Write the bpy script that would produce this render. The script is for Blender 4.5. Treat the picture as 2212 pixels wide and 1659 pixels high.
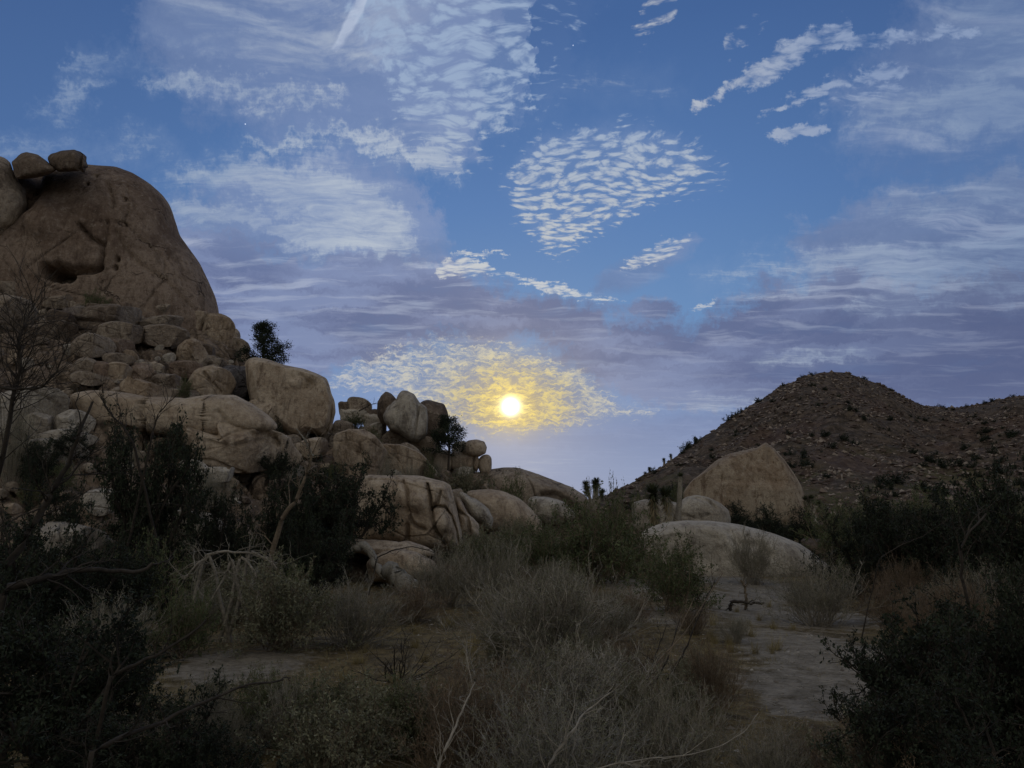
import bpy, math, random
import numpy as np
from mathutils import Vector, Matrix

for _o in list(bpy.data.objects):
    bpy.data.objects.remove(_o, do_unlink=True)
SC = bpy.context.scene
COL = SC.collection

# ---------------------------------------------------------------- camera
FPX = 1609.0                    # focal length in pixels of a 2212 x 1659 picture
PITCH = math.radians(10.2)
CAM_H = 2.6
cam_d = bpy.data.cameras.new("camera")
cam = bpy.data.objects.new("camera", cam_d)
COL.objects.link(cam)
cam.location = (0, 0, CAM_H)
cam.rotation_euler = (math.radians(90) + PITCH, 0, 0)
cam_d.sensor_width = 36.0
cam_d.lens = 36.0 * FPX / 2212.0
cam_d.clip_start = 0.05
cam_d.clip_end = 9000.0
SC.camera = cam


def ray(px, py):
    """direction of the sight line through a pixel of the 2212 x 1659 picture, scaled so that y = 1"""
    xc = (px - 1106.0) / FPX
    yc = (829.5 - py) / FPX
    dy = math.cos(PITCH) - yc * math.sin(PITCH)
    dz = math.sin(PITCH) + yc * math.cos(PITCH)
    return xc / dy, dz / dy


def at(px, py, Y):
    a, b = ray(px, py)
    return Vector((a * Y, Y, CAM_H + b * Y))


def azel(px, py):
    a, b = ray(px, py)
    return math.degrees(math.atan2(a, 1.0)), math.degrees(math.atan2(b, math.hypot(a, 1.0)))


def lin(r, g, b, k=1.0):
    f = lambda c: (c / 255 / 12.92) if c <= 10.3 else ((c / 255 + 0.055) / 1.055) ** 2.4
    return (f(r) * k, f(g) * k, f(b) * k, 1.0)


# ---------------------------------------------------------------- small node language
class Net:
    def __init__(self, nt):
        self.nt = nt

    def new(self, t, **kw):
        n = self.nt.nodes.new(t)
        for k, v in kw.items():
            setattr(n, k, v)
        return n

    def put(self, sock, v):
        if hasattr(v, "is_output"):
            self.nt.links.new(v, sock)
        elif v is not None:
            try:
                sock.default_value = v
            except Exception:
                if isinstance(v, (int, float)):
                    sock.default_value = (v, v, v)
                else:
                    sock.default_value = tuple(v)[:3]

    def m(self, op, a, b=None, c=None, clamp=False):
        n = self.new("ShaderNodeMath", operation=op, use_clamp=clamp)
        self.put(n.inputs[0], a)
        if b is not None:
            self.put(n.inputs[1], b)
        if c is not None:
            self.put(n.inputs[2], c)
        return n.outputs[0]

    def v(self, op, a, b=None, s=None):
        n = self.new("ShaderNodeVectorMath", operation=op)
        self.put(n.inputs[0], a)
        if b is not None:
            self.put(n.inputs[1], b)
        if s is not None:
            self.put(n.inputs["Scale"], s)
        return n.outputs["Value"] if op in ("DOT_PRODUCT", "LENGTH", "DISTANCE") else n.outputs[0]

    def xyz(self, x, y, z):
        n = self.new("ShaderNodeCombineXYZ")
        for i, q in enumerate((x, y, z)):
            self.put(n.inputs[i], q)
        return n.outputs[0]

    def sep(self, v):
        n = self.new("ShaderNodeSeparateXYZ")
        self.put(n.inputs[0], v)
        return n.outputs

    dims = "3D"

    def noise(self, vec, scale, detail=4.0, rough=0.55, dist=0.0, color=False, lac=2.0):
        n = self.new("ShaderNodeTexNoise", noise_dimensions=self.dims)
        self.put(n.inputs["Vector"], vec)
        n.inputs["Scale"].default_value = scale
        n.inputs["Detail"].default_value = detail
        n.inputs["Roughness"].default_value = rough
        n.inputs["Distortion"].default_value = dist
        n.inputs["Lacunarity"].default_value = lac
        return n.outputs["Color"] if color else n.outputs["Fac"]

    def voro(self, vec, scale, feature="F1", rnd=1.0, out="Distance"):
        n = self.new("ShaderNodeTexVoronoi", voronoi_dimensions=self.dims, feature=feature)
        self.put(n.inputs["Vector"], vec)
        n.inputs["Scale"].default_value = scale
        n.inputs["Randomness"].default_value = rnd
        return n.outputs[out]

    def map(self, vec, loc=(0, 0, 0), rot=(0, 0, 0), scale=(1, 1, 1), kind="POINT"):
        n = self.new("ShaderNodeMapping", vector_type=kind)
        self.put(n.inputs["Vector"], vec)
        n.inputs["Location"].default_value = loc
        n.inputs["Rotation"].default_value = rot
        n.inputs["Scale"].default_value = scale
        return n.outputs[0]

    def ss(self, x, lo, hi, a=0.0, b=1.0):
        n = self.new("ShaderNodeMapRange", interpolation_type="SMOOTHSTEP")
        self.put(n.inputs["Value"], x)
        self.put(n.inputs["From Min"], lo)
        self.put(n.inputs["From Max"], hi)
        self.put(n.inputs["To Min"], a)
        self.put(n.inputs["To Max"], b)
        return n.outputs[0]

    def mix(self, f, a, b, mode="MIX"):
        n = self.new("ShaderNodeMix", data_type="RGBA", blend_type=mode)
        self.put(n.inputs[0], f)
        self.put(n.inputs[6], a)
        self.put(n.inputs[7], b)
        return n.outputs[2]

    def ramp(self, x, stops):
        n = self.new("ShaderNodeValToRGB")
        cr = n.color_ramp
        cr.elements[0].position, cr.elements[0].color = stops[0]
        cr.elements[1].position, cr.elements[1].color = stops[-1]
        for p, c in stops[1:-1]:
            cr.elements.new(p).color = c
        self.put(n.inputs[0], x)
        return n.outputs[0]


# ---------------------------------------------------------------- sun and exposure
SUN_AZ, SUN_EL = azel(1103, 878)
sun_d = bpy.data.lights.new("sun", "SUN")
sun_d.energy = 0.35             # veiled, almost down: the photograph shows no cast shadows
sun_d.angle = math.radians(14)
sun_d.color = (1.0, 0.82, 0.55)
sun = bpy.data.objects.new("sun", sun_d)
COL.objects.link(sun)
sun.location = (0, 60, 40)
sd = Vector((math.sin(math.radians(SUN_AZ)) * math.cos(math.radians(SUN_EL)),
             math.cos(math.radians(SUN_AZ)) * math.cos(math.radians(SUN_EL)),
             math.sin(math.radians(SUN_EL))))
sun.rotation_euler = (-sd).to_track_quat("-Z", "Y").to_euler()
SC.view_settings.view_transform = "Standard"
SC.view_settings.look = "None"
SC.view_settings.exposure = 0.0
SC.view_settings.gamma = 1.0
SC.view_settings.use_curve_mapping = False
SC.render.engine = "CYCLES"
SC.cycles.max_bounces = 5
SC.cycles.diffuse_bounces = 3
SC.cycles.transparent_max_bounces = 8

# ---------------------------------------------------------------- sky
def build_world():
    w = bpy.data.worlds.new("World")
    SC.world = w
    w.use_nodes = True
    nt = w.node_tree
    nt.nodes.clear()
    N = Net(nt)
    N.dims = "2D"
    tc = N.new("ShaderNodeTexCoord").outputs["Generated"]
    d = N.v("NORMALIZE", tc)
    dx, dy, dz = N.sep(d)
    az = N.m("DEGREES", N.m("ARCTAN2", dx, dy))
    el = N.m("DEGREES", N.m("ARCSINE", dz))
    ae = N.xyz(az, el, 0.0)
    zz = N.m("ADD", N.m("MAXIMUM", dz, 0.0), 0.07)
    cp = N.xyz(N.m("DIVIDE", dx, zz), N.m("DIVIDE", dy, zz), 0.0)     # cloud plane: true perspective

    half = (0.5, 0.5, 0.5)
    w1 = N.v("SUBTRACT", N.noise(ae, 0.16, 3, 0.6, color=True), half)
    w2 = N.v("SUBTRACT", N.noise(ae, 0.75, 4, 0.7, color=True), half)
    aw = N.sep(N.v("ADD", N.v("ADD", ae, N.v("SCALE", w1, s=4.5)), N.v("SCALE", w2, s=3.4)))[:2]
    awf = N.sep(N.v("ADD", ae, N.v("SCALE", w2, s=1.5)))[:2]

    def band(pts, k=1.0, soft=1.2, src=None):
        """a bank of cloud between an upper and a lower edge, each a curve of elevation over azimuth.
        pts: (px, top, bottom) along sight lines"""
        xs, edges = [], []
        for j in (1, 2):
            pa = []
            for i in range(len(pts) - 1):
                for t in (0, .25, .5, .75):
                    x = pts[i][0] * (1 - t) + pts[i + 1][0] * t
                    y = pts[i][j] * (1 - t) + pts[i + 1][j] * t
                    pa.append(azel(x, y))
            pa.append(azel(pts[-1][0], pts[-1][j]))
            pa.sort()
            edges.append(np.array(pa))
        lo = min(e[0, 0] for e in edges)
        hi = max(e[-1, 0] for e in edges)
        X = np.linspace(lo, hi, 24)
        T = np.interp(X, edges[0][:, 0], edges[0][:, 1])
        B = np.interp(X, edges[1][:, 0], edges[1][:, 1])
        # close both ends
        T[0] = B[0] = (T[0] + B[0]) / 2
        T[-1] = B[-1] = (T[-1] + B[-1]) / 2
        cv = []
        sx, sy = src or aw
        u = N.m("MULTIPLY_ADD", sx, 1 / 100.0, 0.5)
        for E, side in ((T, -1), (B, 1)):
            n = N.new("ShaderNodeFloatCurve")
            c = n.mapping.curves[0]
            q = [(0.0, .5 + side * .02), ((lo - 1.2) / 100 + .5, min(max(E[0] / 60 + side * .02, 0), 1))]
            q += [(x / 100 + .5, min(max(e / 60, 0), 1)) for x, e in zip(X, E)]
            q += [((hi + 1.2) / 100 + .5, min(max(E[-1] / 60 + side * .02, 0), 1)), (1.0, .5 + side * .02)]
            c.points[0].location = q[0]
            c.points[1].location = q[-1]
            for p in q[1:-1]:
                c.points.new(*p)
            for p in c.points:
                p.handle_type = "VECTOR"
            n.mapping.update()
            N.put(n.inputs["Value"], u)
            cv.append(n.outputs[0])
        v = N.m("MULTIPLY", sy, 1 / 60.0)
        g = N.m("MINIMUM", N.m("SUBTRACT", cv[0], v), N.m("SUBTRACT", v, cv[1]))
        g = N.m("MULTIPLY_ADD", g, 60.0 / soft, 0.5, clamp=True)
        if soft >= 1.75:          # feather both ends too
            c0, hw = (lo + hi) / 200 + .5, (hi - lo) / 200
            f = N.m("MULTIPLY_ADD", N.m("ABSOLUTE", N.m("SUBTRACT", u, c0)), -1 / .035, (hw + .012) / .035, clamp=True)
            g = N.m("MULTIPLY", g, f)
        return N.m("MULTIPLY", g, k) if k != 1.0 else g

    def union(*bs):
        r = bs[0]
        for b in bs[1:]:
            r = N.m("MAXIMUM", r, b)
        return r

    # ---- clear sky
    sky = N.new("ShaderNodeTexSky", sky_type="NISHITA")
    sky.sun_disc = False
    sky.sun_elevation = math.radians(SUN_EL)
    sky.sun_rotation = math.radians(SUN_AZ)
    sky.altitude = 1200
    sky.dust_density = 0.6
    sky.ozone_density = 4.0
    blue = N.ramp(N.m("DIVIDE", el, 90.0, clamp=True), [
        (0.0, lin(134, 148, 186)), (0.08, lin(124, 146, 190)), (0.16, lin(104, 141, 187)),
        (0.26, lin(88, 125, 178)), (0.40, lin(68, 101, 154)), (1.0, lin(44, 66, 112))])
    absaz = N.m("ABSOLUTE", az)
    blue = N.mix(N.ss(absaz, 10.0, 42.0, 0.0, 0.42), blue, lin(58, 80, 126))
    base = N.mix(0.08, blue, N.v("SCALE", sky.outputs[0], s=0.1))

    ang = N.m("DEGREES", N.m("ARCCOSINE", N.m("MINIMUM", N.v("DOT_PRODUCT", d, tuple(sd)), 1.0)))
    sunpos = azel(1103, 878)
    q = N.map(ae, (sunpos[0], sunpos[1], 0), (0, 0, 0), (1.5, 1.0, 1e3), "TEXTURE")
    sq = N.v("LENGTH", q)
    warm = N.m("MULTIPLY", N.m("POWER", 2.718, N.m("MULTIPLY", sq, -0.26)), 1.35, clamp=True)

    # ---- textures, all on the cloud plane or on the dome
    cpw = N.v("ADD", cp, N.v("SCALE", N.v("SUBTRACT", N.noise(cp, 2.2, 3, 0.55, color=True), half), s=0.22))
    rip = N.map(cpw, (0, 0, 0), (0, 0, math.radians(20)), (26.0, 38.0, 1.0))
    n_rip = N.noise(rip, 1.0, 4, 0.6)
    v_rip = N.voro(N.v("ADD", rip, N.v("SCALE", N.noise(rip, 1.7, 2, 0.6, color=True), s=0.9)), 0.9, "F1")
    cell = N.m("ADD", N.m("MULTIPLY_ADD", n_rip, 0.55, 0.225), N.m("MULTIPLY", N.m("SUBTRACT", 0.42, v_rip), 0.55))
    n_st = N.noise(N.map(cpw, (0, 5, 0), (0, 0, math.radians(-6)), (2.0, 8.0, 1.0)), 1.0, 6, 0.62)
    n_sa = N.noise(N.map(N.xyz(awf[0], awf[1], 0.0), (0, 0, 0), (0, 0, math.radians(7)), (0.10, 0.62, 1.0)), 1.0, 6, 0.55)
    fine = N.noise(N.map(cpw, (1, 2, 3), (0, 0, math.radians(12)), (13, 46, 1)), 1.0, 5, 0.62)
    soft = N.noise(ae, 0.085, 2, 0.5)
    out = N.m("ADD", N.ss(absaz, 43.0, 58.0), N.ss(el, 36.0, 48.0), clamp=True)   # sky beyond the view

    # ---- 1: flat lavender stratus
    s1 = band([(300, 440, 830), (380, 470, 840), (520, 505, 840), (640, 540, 830), (760, 545, 790), (880, 550, 740), (960, 572, 724),
               (1060, 600, 728), (1180, 640, 752), (1280, 668, 800), (1350, 690, 862), (1420, 700, 890), (1500, 690, 905),
               (1580, 650, 905), (1700, 600, 900), (1850, 570, 900), (2000, 590, 910), (2280, 540, 930), (2500, 500, 940)], 1.0, 1.6)
    s2 = band([(500, 900, 1130), (900, 935, 1130), (1100, 925, 1130), (1300, 912, 1130), (1500, 880, 1130), (1700, 860, 1130), (2300, 860, 1130)], .62, 2.2, awf)
    s3 = band([(290, -90, 60), (340, -90, 160), (420, -90, 225), (560, -90, 262), (700, -90, 310), (860, -90, 335), (980, -90, 330), (1080, -90, 280)], .55, 2.4)
    s4 = band([(360, 430, 520), (480, 400, 560), (600, 330, 580), (760, 320, 590), (850, 325, 600), (905, 385, 600), (950, 450, 600), (1000, 520, 590)], .70, 1.8)
    s5 = band([(1800, 200, 330), (1900, 110, 350), (2000, -20, 340), (2120, -90, 340), (2400, -90, 340)], .5, 3.0)
    s6 = band([(1700, 520, 600), (1820, 450, 600), (2000, 410, 600), (2212, 375, 600), (2400, 360, 600)], .72, 1.8)
    s7 = band([(1345, 668, 668), (1375, 648, 686), (1410, 645, 690), (1445, 650, 684), (1470, 664, 668)], .9, 0.55, awf)
    s8 = band([(1280, 610, 640), (1330, 575, 630), (1400, 550, 610), (1460, 520, 570), (1510, 510, 530)], .45, 0.9, awf)
    strat = union(s1, s2, s3, s4, s5, s6, s7, s8)
    strat = N.m("MULTIPLY", strat, N.ss(N.m("ADD", n_sa, N.m("MULTIPLY", soft, .6)), 0.45, 0.85, 0.80, 1.0))
    genst = N.m("MULTIPLY", N.ss(N.noise(cp, 0.8, 5, 0.6), 0.36, 0.58), 0.9)
    strat = N.m("MAXIMUM", strat, N.m("MULTIPLY", genst, out))
    c_str = N.mix(N.ss(N.m("ADD", N.m("MULTIPLY", n_sa, .6), N.m("MULTIPLY", soft, .4)), 0.40, 0.62), lin(94, 101, 138), lin(126, 138, 174))
    c_str = N.mix(N.m("MULTIPLY", N.ss(az, 8.0, 36.0, 0.0, 0.75), N.ss(el, 30.0, 12.0, 0.35, 1.0)), c_str, lin(80, 88, 122))
    c_str = N.mix(N.m("MULTIPLY", N.ss(el, 9.0, 3.0), 0.75), c_str, lin(146, 156, 186))
    c_str = N.mix(N.m("MULTIPLY", warm, 0.50), c_str, lin(172, 172, 178))
    c_str = N.mix(N.m("MULTIPLY", N.ss(el, 15.0, 24.0), 0.8), c_str, N.mix(N.ss(absaz, 14.0, 36.0), lin(140, 156, 192), lin(108, 128, 166)))
    back = N.ss(dy, 0.55, -0.25)
    c_str = N.mix(N.m("MULTIPLY", back, 0.95), c_str, lin(206, 196, 168))   # faintly warm overcast behind the camera
    c_str = N.mix(N.m("MULTIPLY", N.ss(n_st, 0.50, 0.72), N.ss(el, 9.0, 20.0, 0.15, 0.7)), c_str, lin(176, 184, 204))
    c = N.mix(N.m("MULTIPLY", strat, 0.90), base, c_str)

    # ---- 2: wisps and veils
    wisp = union(
        band([(60, 215, 220), (100, 195, 240), (150, 175, 250), (200, 190, 235), (225, 205, 215)], 1.0, 1.74),
        band([(130, 160, 170), (160, 120, 185), (230, 110, 160), (330, 115, 150), (440, 125, 145)], .7, 1.60),
        band([(300, 170, 190), (380, 150, 200), (500, 165, 215), (620, 185, 235), (760, 215, 240)], 1.0, 1.60),
        band([(300, -90, 70), (420, -90, 160), (600, -90, 190), (800, -90, 240), (900, 0, 260)], .58, 3.40),
        band([(520, 290, 306), (600, 268, 308), (720, 270, 312), (850, 275, 330), (960, 290, 370), (1010, 340, 385)], 1.0, 1.40),
        band([(320, 370, 400), (400, 335, 405), (500, 315, 420), (600, 320, 470), (720, 340, 520), (860, 400, 560), (930, 450, 530)], .95, 2.40),
        band([(340, 420, 480), (480, 420, 510), (600, 450, 530), (700, 440, 560), (830, 480, 580), (930, 520, 590)], .9, 1.74),
        band([(-80, 280, 360), (60, 285, 345), (180, 295, 345), (320, 305, 350), (400, 320, 345)], .85, 1.74),
        band([(1780, 260, 300), (1850, 200, 310), (1980, 190, 305), (2100, 150, 320), (2300, 100, 340)], .9, 3.00),
        band([(1800, 480, 500), (1900, 420, 500), (2050, 385, 480), (2300, 340, 500)], .72, 2.80),
        band([(1480, 590, 625), (1700, 560, 620), (1850, 510, 620), (2000, 500, 640), (2300, 470, 650)], .8, 2.40),
        band([(1620, 780, 790), (1700, 758, 790), (1800, 755, 785), (1900, 760, 775)], .95, 1.00, awf),
        band([(1820, 640, 690), (1900, 610, 700), (2010, 600, 680), (2100, 620, 660)], .7, 1.74),
        band([(1580, 640, 655), (1660, 620, 650), (1740, 610, 650), (1800, 620, 640)], .7, 1.20, awf),
        band([(1150, 180, 230), (1280, 150, 230), (1420, 160, 230), (1500, 190, 220)], .42, 2.80),
        band([(2000, -90, 200), (2120, -90, 240), (2400, -90, 200)], .7, 3.40),
        band([(1280, 870, 890), (1400, 862, 900), (1560, 845, 905), (1750, 840, 880)], .62, 1.40, awf),
        band([(1060, 975, 1040), (1200, 970, 1060), (1400, 990, 1070), (1600, 960, 1060)], .38, 2.40, awf))
    c = N.mix(N.m("MULTIPLY", wisp, 0.16), c, lin(150, 168, 198))
    wt = N.m("MULTIPLY_ADD", wisp, -0.36, 0.64)
    ntex = N.m("ADD", N.m("MULTIPLY", n_st, .4), N.m("MULTIPLY_ADD", n_sa, .3, N.m("MULTIPLY", fine, .3)))
    m4 = N.m("MULTIPLY", N.ss(ntex, wt, N.m("ADD", wt, 0.40)), N.m("MULTIPLY", wisp, 3.0, clamp=True))
    c_wisp = N.mix(N.ss(absaz, 8.0, 38.0), lin(186, 196, 208), lin(132, 152, 182))
    c_wisp = N.mix(N.m("MULTIPLY", warm, 0.7), c_wisp, lin(214, 206, 176))
    c = N.mix(N.m("MULTIPLY", m4, 0.86), c, c_wisp)

    # ---- 3: broken bright streaks at the right, and rims of the stratus
    strk = union(
        band([(1490, 225, 255), (1540, 195, 225), (1600, 150, 195), (1650, 120, 190), (1700, 80, 160), (1760, 60, 120), (1850, 20, 100)], 1.0, .8, awf),
        band([(1720, 95, 120), (1800, 80, 112), (1900, 62, 108), (2000, 55, 95), (2120, 50, 85)], 1.0, .7, awf),
        band([(1636, 250, 268), (1690, 215, 240), (1760, 175, 215), (1850, 150, 190), (1960, 120, 175)], 1.0, .7, awf),
        band([(1645, 290, 305), (1700, 272, 305), (1760, 262, 298), (1790, 275, 290)], 1.0, .5, awf),
        band([(1760, 215, 260), (1850, 175, 250), (1960, 165, 210)], .7, .9, awf),
        band([(1330, 580, 590), (1400, 530, 585), (1450, 510, 560), (1500, 508, 525)], .9, .8, awf),
        band([(1488, 668, 673), (1515, 652, 670), (1548, 648, 660)], 1.0, .35, awf),
        band([(1360, 60, 100), (1390, 0, 100), (1440, -60, 60), (1470, -60, 10)], .7, 1.0, awf),
        band([(1560, 90, 130), (1590, 30, 130), (1660, 20, 60)], .6, .9, awf),
        band([(930, 590, 600), (960, 560, 605), (1010, 545, 600), (1060, 575, 600), (1120, 590, 612), (1200, 610, 640), (1290, 635, 655), (1350, 648, 655)], 1.0, .55, awf),
        band([(975, 545, 555), (1010, 532, 552), (1050, 540, 552), (1100, 548, 556)], 1.0, .35, awf))
    thr3 = N.m("MULTIPLY_ADD", strk, -0.33, 0.68)
    m3 = N.m("MULTIPLY", N.ss(N.m("MULTIPLY_ADD", cell, 0.5, N.m("MULTIPLY", N.m("ADD", fine, n_st), 0.25)), thr3, N.m("ADD", thr3, 0.26)), N.m("MULTIPLY", strk, 2.5, clamp=True))
    c_s = N.mix(N.ss(az, 4.0, 30.0), lin(206, 208, 208), lin(140, 158, 190))
    c = N.mix(N.m("MULTIPLY", m3, 0.85), c, c_s)

    # ---- 4: mackerel fields
    mack = union(
        band([(700, -90, -60), (745, -90, 20), (800, -90, 130), (840, -90, 220), (900, -90, 300), (950, -90, 345), (1000, -90, 350), (1060, -90, 318),
              (1110, -90, 280), (1140, -90, 240), (1150, -90, 150), (1165, -90, 20), (1240, -90, -40)], 1.0, 3.2),
        band([(1068, 395, 410), (1100, 360, 455), (1140, 310, 505), (1180, 285, 545), (1225, 280, 560), (1255, 275, 525), (1320, 262, 490),
              (1400, 270, 450), (1450, 285, 430), (1500, 310, 410), (1560, 340, 350)], 1.0, 1.9, awf),
        band([(1090, -90, 330), (1150, -90, 300), (1220, -90, 200), (1300, -90, 60)], .42, 3.4),
        band([(1480, 310, 440), (1540, 320, 430), (1580, 350, 400)], .45, 1.2, awf))
    thr = N.m("MULTIPLY_ADD", mack, -0.37, 0.72)
    c = N.mix(N.m("MULTIPLY", N.m("MULTIPLY", mack, mack), N.ss(el, 24.0, 30.0, 0.12, 0.30)), c, lin(140, 158, 194))
    m2 = N.m("MULTIPLY", N.ss(cell, thr, N.m("ADD", thr, 0.34)), N.m("MULTIPLY", mack, 3.0, clamp=True))
    c_mack = N.mix(N.ss(el, 17.0, 33.0), lin(206, 206, 200), lin(154, 174, 202))
    c = N.mix(N.m("MULTIPLY", m2, 0.85), c, c_mack)

    ctr = band([(718, 104, 110), (733, 72, 104), (750, 36, 84), (767, 4, 56), (790, -50, 16)], .72, .4, N.sep(N.v("ADD", ae, N.v("SCALE", w2, s=0.35)))[:2])
    c = N.mix(N.m("MULTIPLY", ctr, N.ss(fine, 0.3, 0.6, 0.6, 1.0)), c, lin(182, 194, 216))

    # ---- 5: gold window of cloudlets round the sun
    gold = band([(690, 845, 850), (740, 790, 850), (800, 755, 850), (880, 738, 868), (960, 730, 915), (1040, 733, 938), (1120, 750, 940), (1200, 772, 930),
                 (1260, 800, 915), (1310, 850, 905), (1380, 878, 898), (1420, 884, 892)], 1.0, 1.7, awf)
    gae = N.v("ADD", ae, N.v("SCALE", w2, s=0.9))
    g_n = N.noise(N.map(gae, (7, 3, 0), (0, 0, math.radians(-6)), (0.55, 1.9, 1.0)), 1.0, 5, 0.66)
    g_f = N.noise(N.map(gae, (1, 9, 0), (0, 0, math.radians(-4)), (1.7, 6.0, 1.0)), 1.0, 4, 0.65)
    gtex = N.m("ADD", N.m("MULTIPLY", g_n, 0.5), N.m("MULTIPLY", g_f, 0.5))
    gt = N.m("MULTIPLY_ADD", gold, -0.19, 0.58)
    m6 = N.m("MULTIPLY", N.ss(gtex, gt, N.m("ADD", gt, 0.26)), N.m("MULTIPLY", gold, 2.0, clamp=True))
    under = N.mix(N.m("MULTIPLY", warm, 1.0), lin(118, 134, 170), lin(150, 138, 110))
    c = N.mix(N.m("MULTIPLY", gold, N.m("MULTIPLY_ADD", warm, 0.60, 0.20), clamp=True), c, under)
    c_gold = N.ramp(N.m("DIVIDE", sq, 14.0, clamp=True), [
        (0.0, lin(255, 242, 170)), (0.09, lin(232, 210, 124)), (0.20, lin(214, 198, 140)), (0.30, lin(206, 200, 176)),
        (0.48, lin(198, 197, 190)), (1.0, lin(184, 188, 200))])
    c = N.mix(N.m("MULTIPLY", m6, 0.88), c, c_gold)

    def glow(width, r, g, b, amp, power=2.0):
        f = N.m("MULTIPLY", N.m("POWER", 2.718, N.m("MULTIPLY", N.m("POWER", N.m("DIVIDE", ang, width), power), -1.0)), amp)
        return N.v("SCALE", lin(r, g, b)[:3], s=f)
    c = N.v("ADD", c, glow(0.50, 255, 250, 225, 5.0))
    c = N.v("ADD", c, glow(0.80, 255, 228, 110, 0.70, 1.0))
    c = N.v("ADD", c, glow(2.4, 255, 210, 84, 0.27, 1.0))
    c = N.v("ADD", c, glow(7.0, 255, 205, 120, 0.06, 1.0))
    # two planets already out
    for (px, py, a) in ((530, 268, 0.55), (1238, 98, 0.4)):
        A, E = azel(px, py)
        A, E = math.radians(A), math.radians(E)
        pd = (math.sin(A) * math.cos(E), math.cos(A) * math.cos(E), math.sin(E))
        f = N.m("GREATER_THAN", N.v("DOT_PRODUCT", d, pd), math.cos(math.radians(0.045)))
        c = N.v("ADD", c, N.v("SCALE", (0.9, 0.95, 1.0), s=N.m("MULTIPLY", f, a)))
    c = N.mix(N.ss(el, -0.6, -4.0), c, lin(60, 58, 58))
    bg = N.new("ShaderNodeBackground")
    N.put(bg.inputs["Color"], N.v("SCALE", c, s=10.0))
    bg.inputs["Strength"].default_value = 0.1
    o = N.new("ShaderNodeOutputWorld")
    nt.links.new(bg.outputs[0], o.inputs["Surface"])
    w.cycles.sampling_method = "MANUAL"
    w.cycles.sample_map_resolution = 256


build_world()

# ---------------------------------------------------------------- numpy noise and mesh helpers
_PERM = np.random.RandomState(7).permutation(4096).astype(np.int64)
_GR = np.random.RandomState(11).normal(size=(4096, 3))
_GR /= np.linalg.norm(_GR, axis=1)[:, None]


def perlin(P, seed=0):
    P = np.asarray(P, float)
    I = np.floor(P).astype(np.int64)
    F = P - I
    U = F * F * F * (F * (F * 6 - 15) + 10)
    res = 0.0
    for cx in (0, 1):
        wx = U[..., 0] if cx else 1 - U[..., 0]
        for cy in (0, 1):
            wy = U[..., 1] if cy else 1 - U[..., 1]
            for cz in (0, 1):
                wz = U[..., 2] if cz else 1 - U[..., 2]
                h = _PERM[(I[..., 0] + cx + seed * 17) & 4095]
                h = _PERM[(h + I[..., 1] + cy) & 4095]
                h = _PERM[(h + I[..., 2] + cz) & 4095]
                g = _GR[h]
                dot = g[..., 0] * (F[..., 0] - cx) + g[..., 1] * (F[..., 1] - cy) + g[..., 2] * (F[..., 2] - cz)
                res = res + wx * wy * wz * dot
    return res * 1.6


def fbm(P, octaves=4, rough=0.5, seed=0, ridged=False):
    P = np.asarray(P, float)
    r, a, t = 0.0, 1.0, 0.0
    for o in range(octaves):
        n = perlin(P * (2.03 ** o) + 13.7 * o, seed + o)
        if ridged:
            n = 1 - 2 * np.abs(n)
        r = r + a * n
        t += a
        a *= rough
    return r / t


def make_mesh(name, V, quads=None, tris=None, mats=(), mat_idx=None, smooth=True, attrs=None):
    me = bpy.data.meshes.new(name)
    V = np.ascontiguousarray(V, dtype=np.float32).reshape(-1, 3)
    nq = 0 if quads is None else len(quads)
    nt_ = 0 if tris is None else len(tris)
    loops = []
    if nq:
        loops.append(np.asarray(quads, np.int32).reshape(-1))
    if nt_:
        loops.append(np.asarray(tris, np.int32).reshape(-1))
    L = np.concatenate(loops) if loops else np.zeros(0, np.int32)
    me.vertices.add(len(V))
    me.vertices.foreach_set("co", V.reshape(-1))
    me.loops.add(len(L))
    me.loops.foreach_set("vertex_index", L)
    me.polygons.add(nq + nt_)
    starts = np.concatenate([np.arange(nq) * 4, nq * 4 + np.arange(nt_) * 3]).astype(np.int32)
    me.polygons.foreach_set("loop_start", starts)
    if smooth is not None:
        me.polygons.foreach_set("use_smooth", np.full(nq + nt_, bool(smooth)))
    for m in mats:
        me.materials.append(m)
    if mat_idx is not None:
        me.polygons.foreach_set("material_index", np.asarray(mat_idx, np.int32))
    me.update(calc_edges=True)
    if attrs:
        for k, v in attrs.items():
            a = me.attributes.new(k, "FLOAT", "POINT")
            a.data.foreach_set("value", np.asarray(v, np.float32))
    return me


def link(name, me, loc=(0, 0, 0), parent=None, rotz=0.0, scale=1.0):
    o = bpy.data.objects.new(name, me)
    COL.objects.link(o)
    o.location = loc
    o.rotation_euler = (0, 0, rotz)
    if not isinstance(scale, (int, float)):
        o.scale = scale
    elif scale != 1.0:
        o.scale = (scale, scale, scale)
    if parent is not None:
        o.parent = parent
    return o


def tag(o, label=None, cat=None, group=None, kind=None):
    if label:
        o["label"] = label
    if cat:
        o["category"] = cat
    if group:
        o["group"] = group
    if kind:
        o["kind"] = kind
    return o


def grid_quads(nr, nc, wrap=False):
    r = np.arange(nr - 1)[:, None]
    c = np.arange(nc if wrap else nc - 1)[None, :]
    c2 = (c + 1) % nc
    return np.stack([r * nc + c, r * nc + c2, (r + 1) * nc + c2, (r + 1) * nc + c], -1).reshape(-1, 4)


def sstep(x, a, b):
    t = np.clip((np.asarray(x, float) - a) / (b - a), 0, 1)
    return t * t * (3 - 2 * t)


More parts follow.
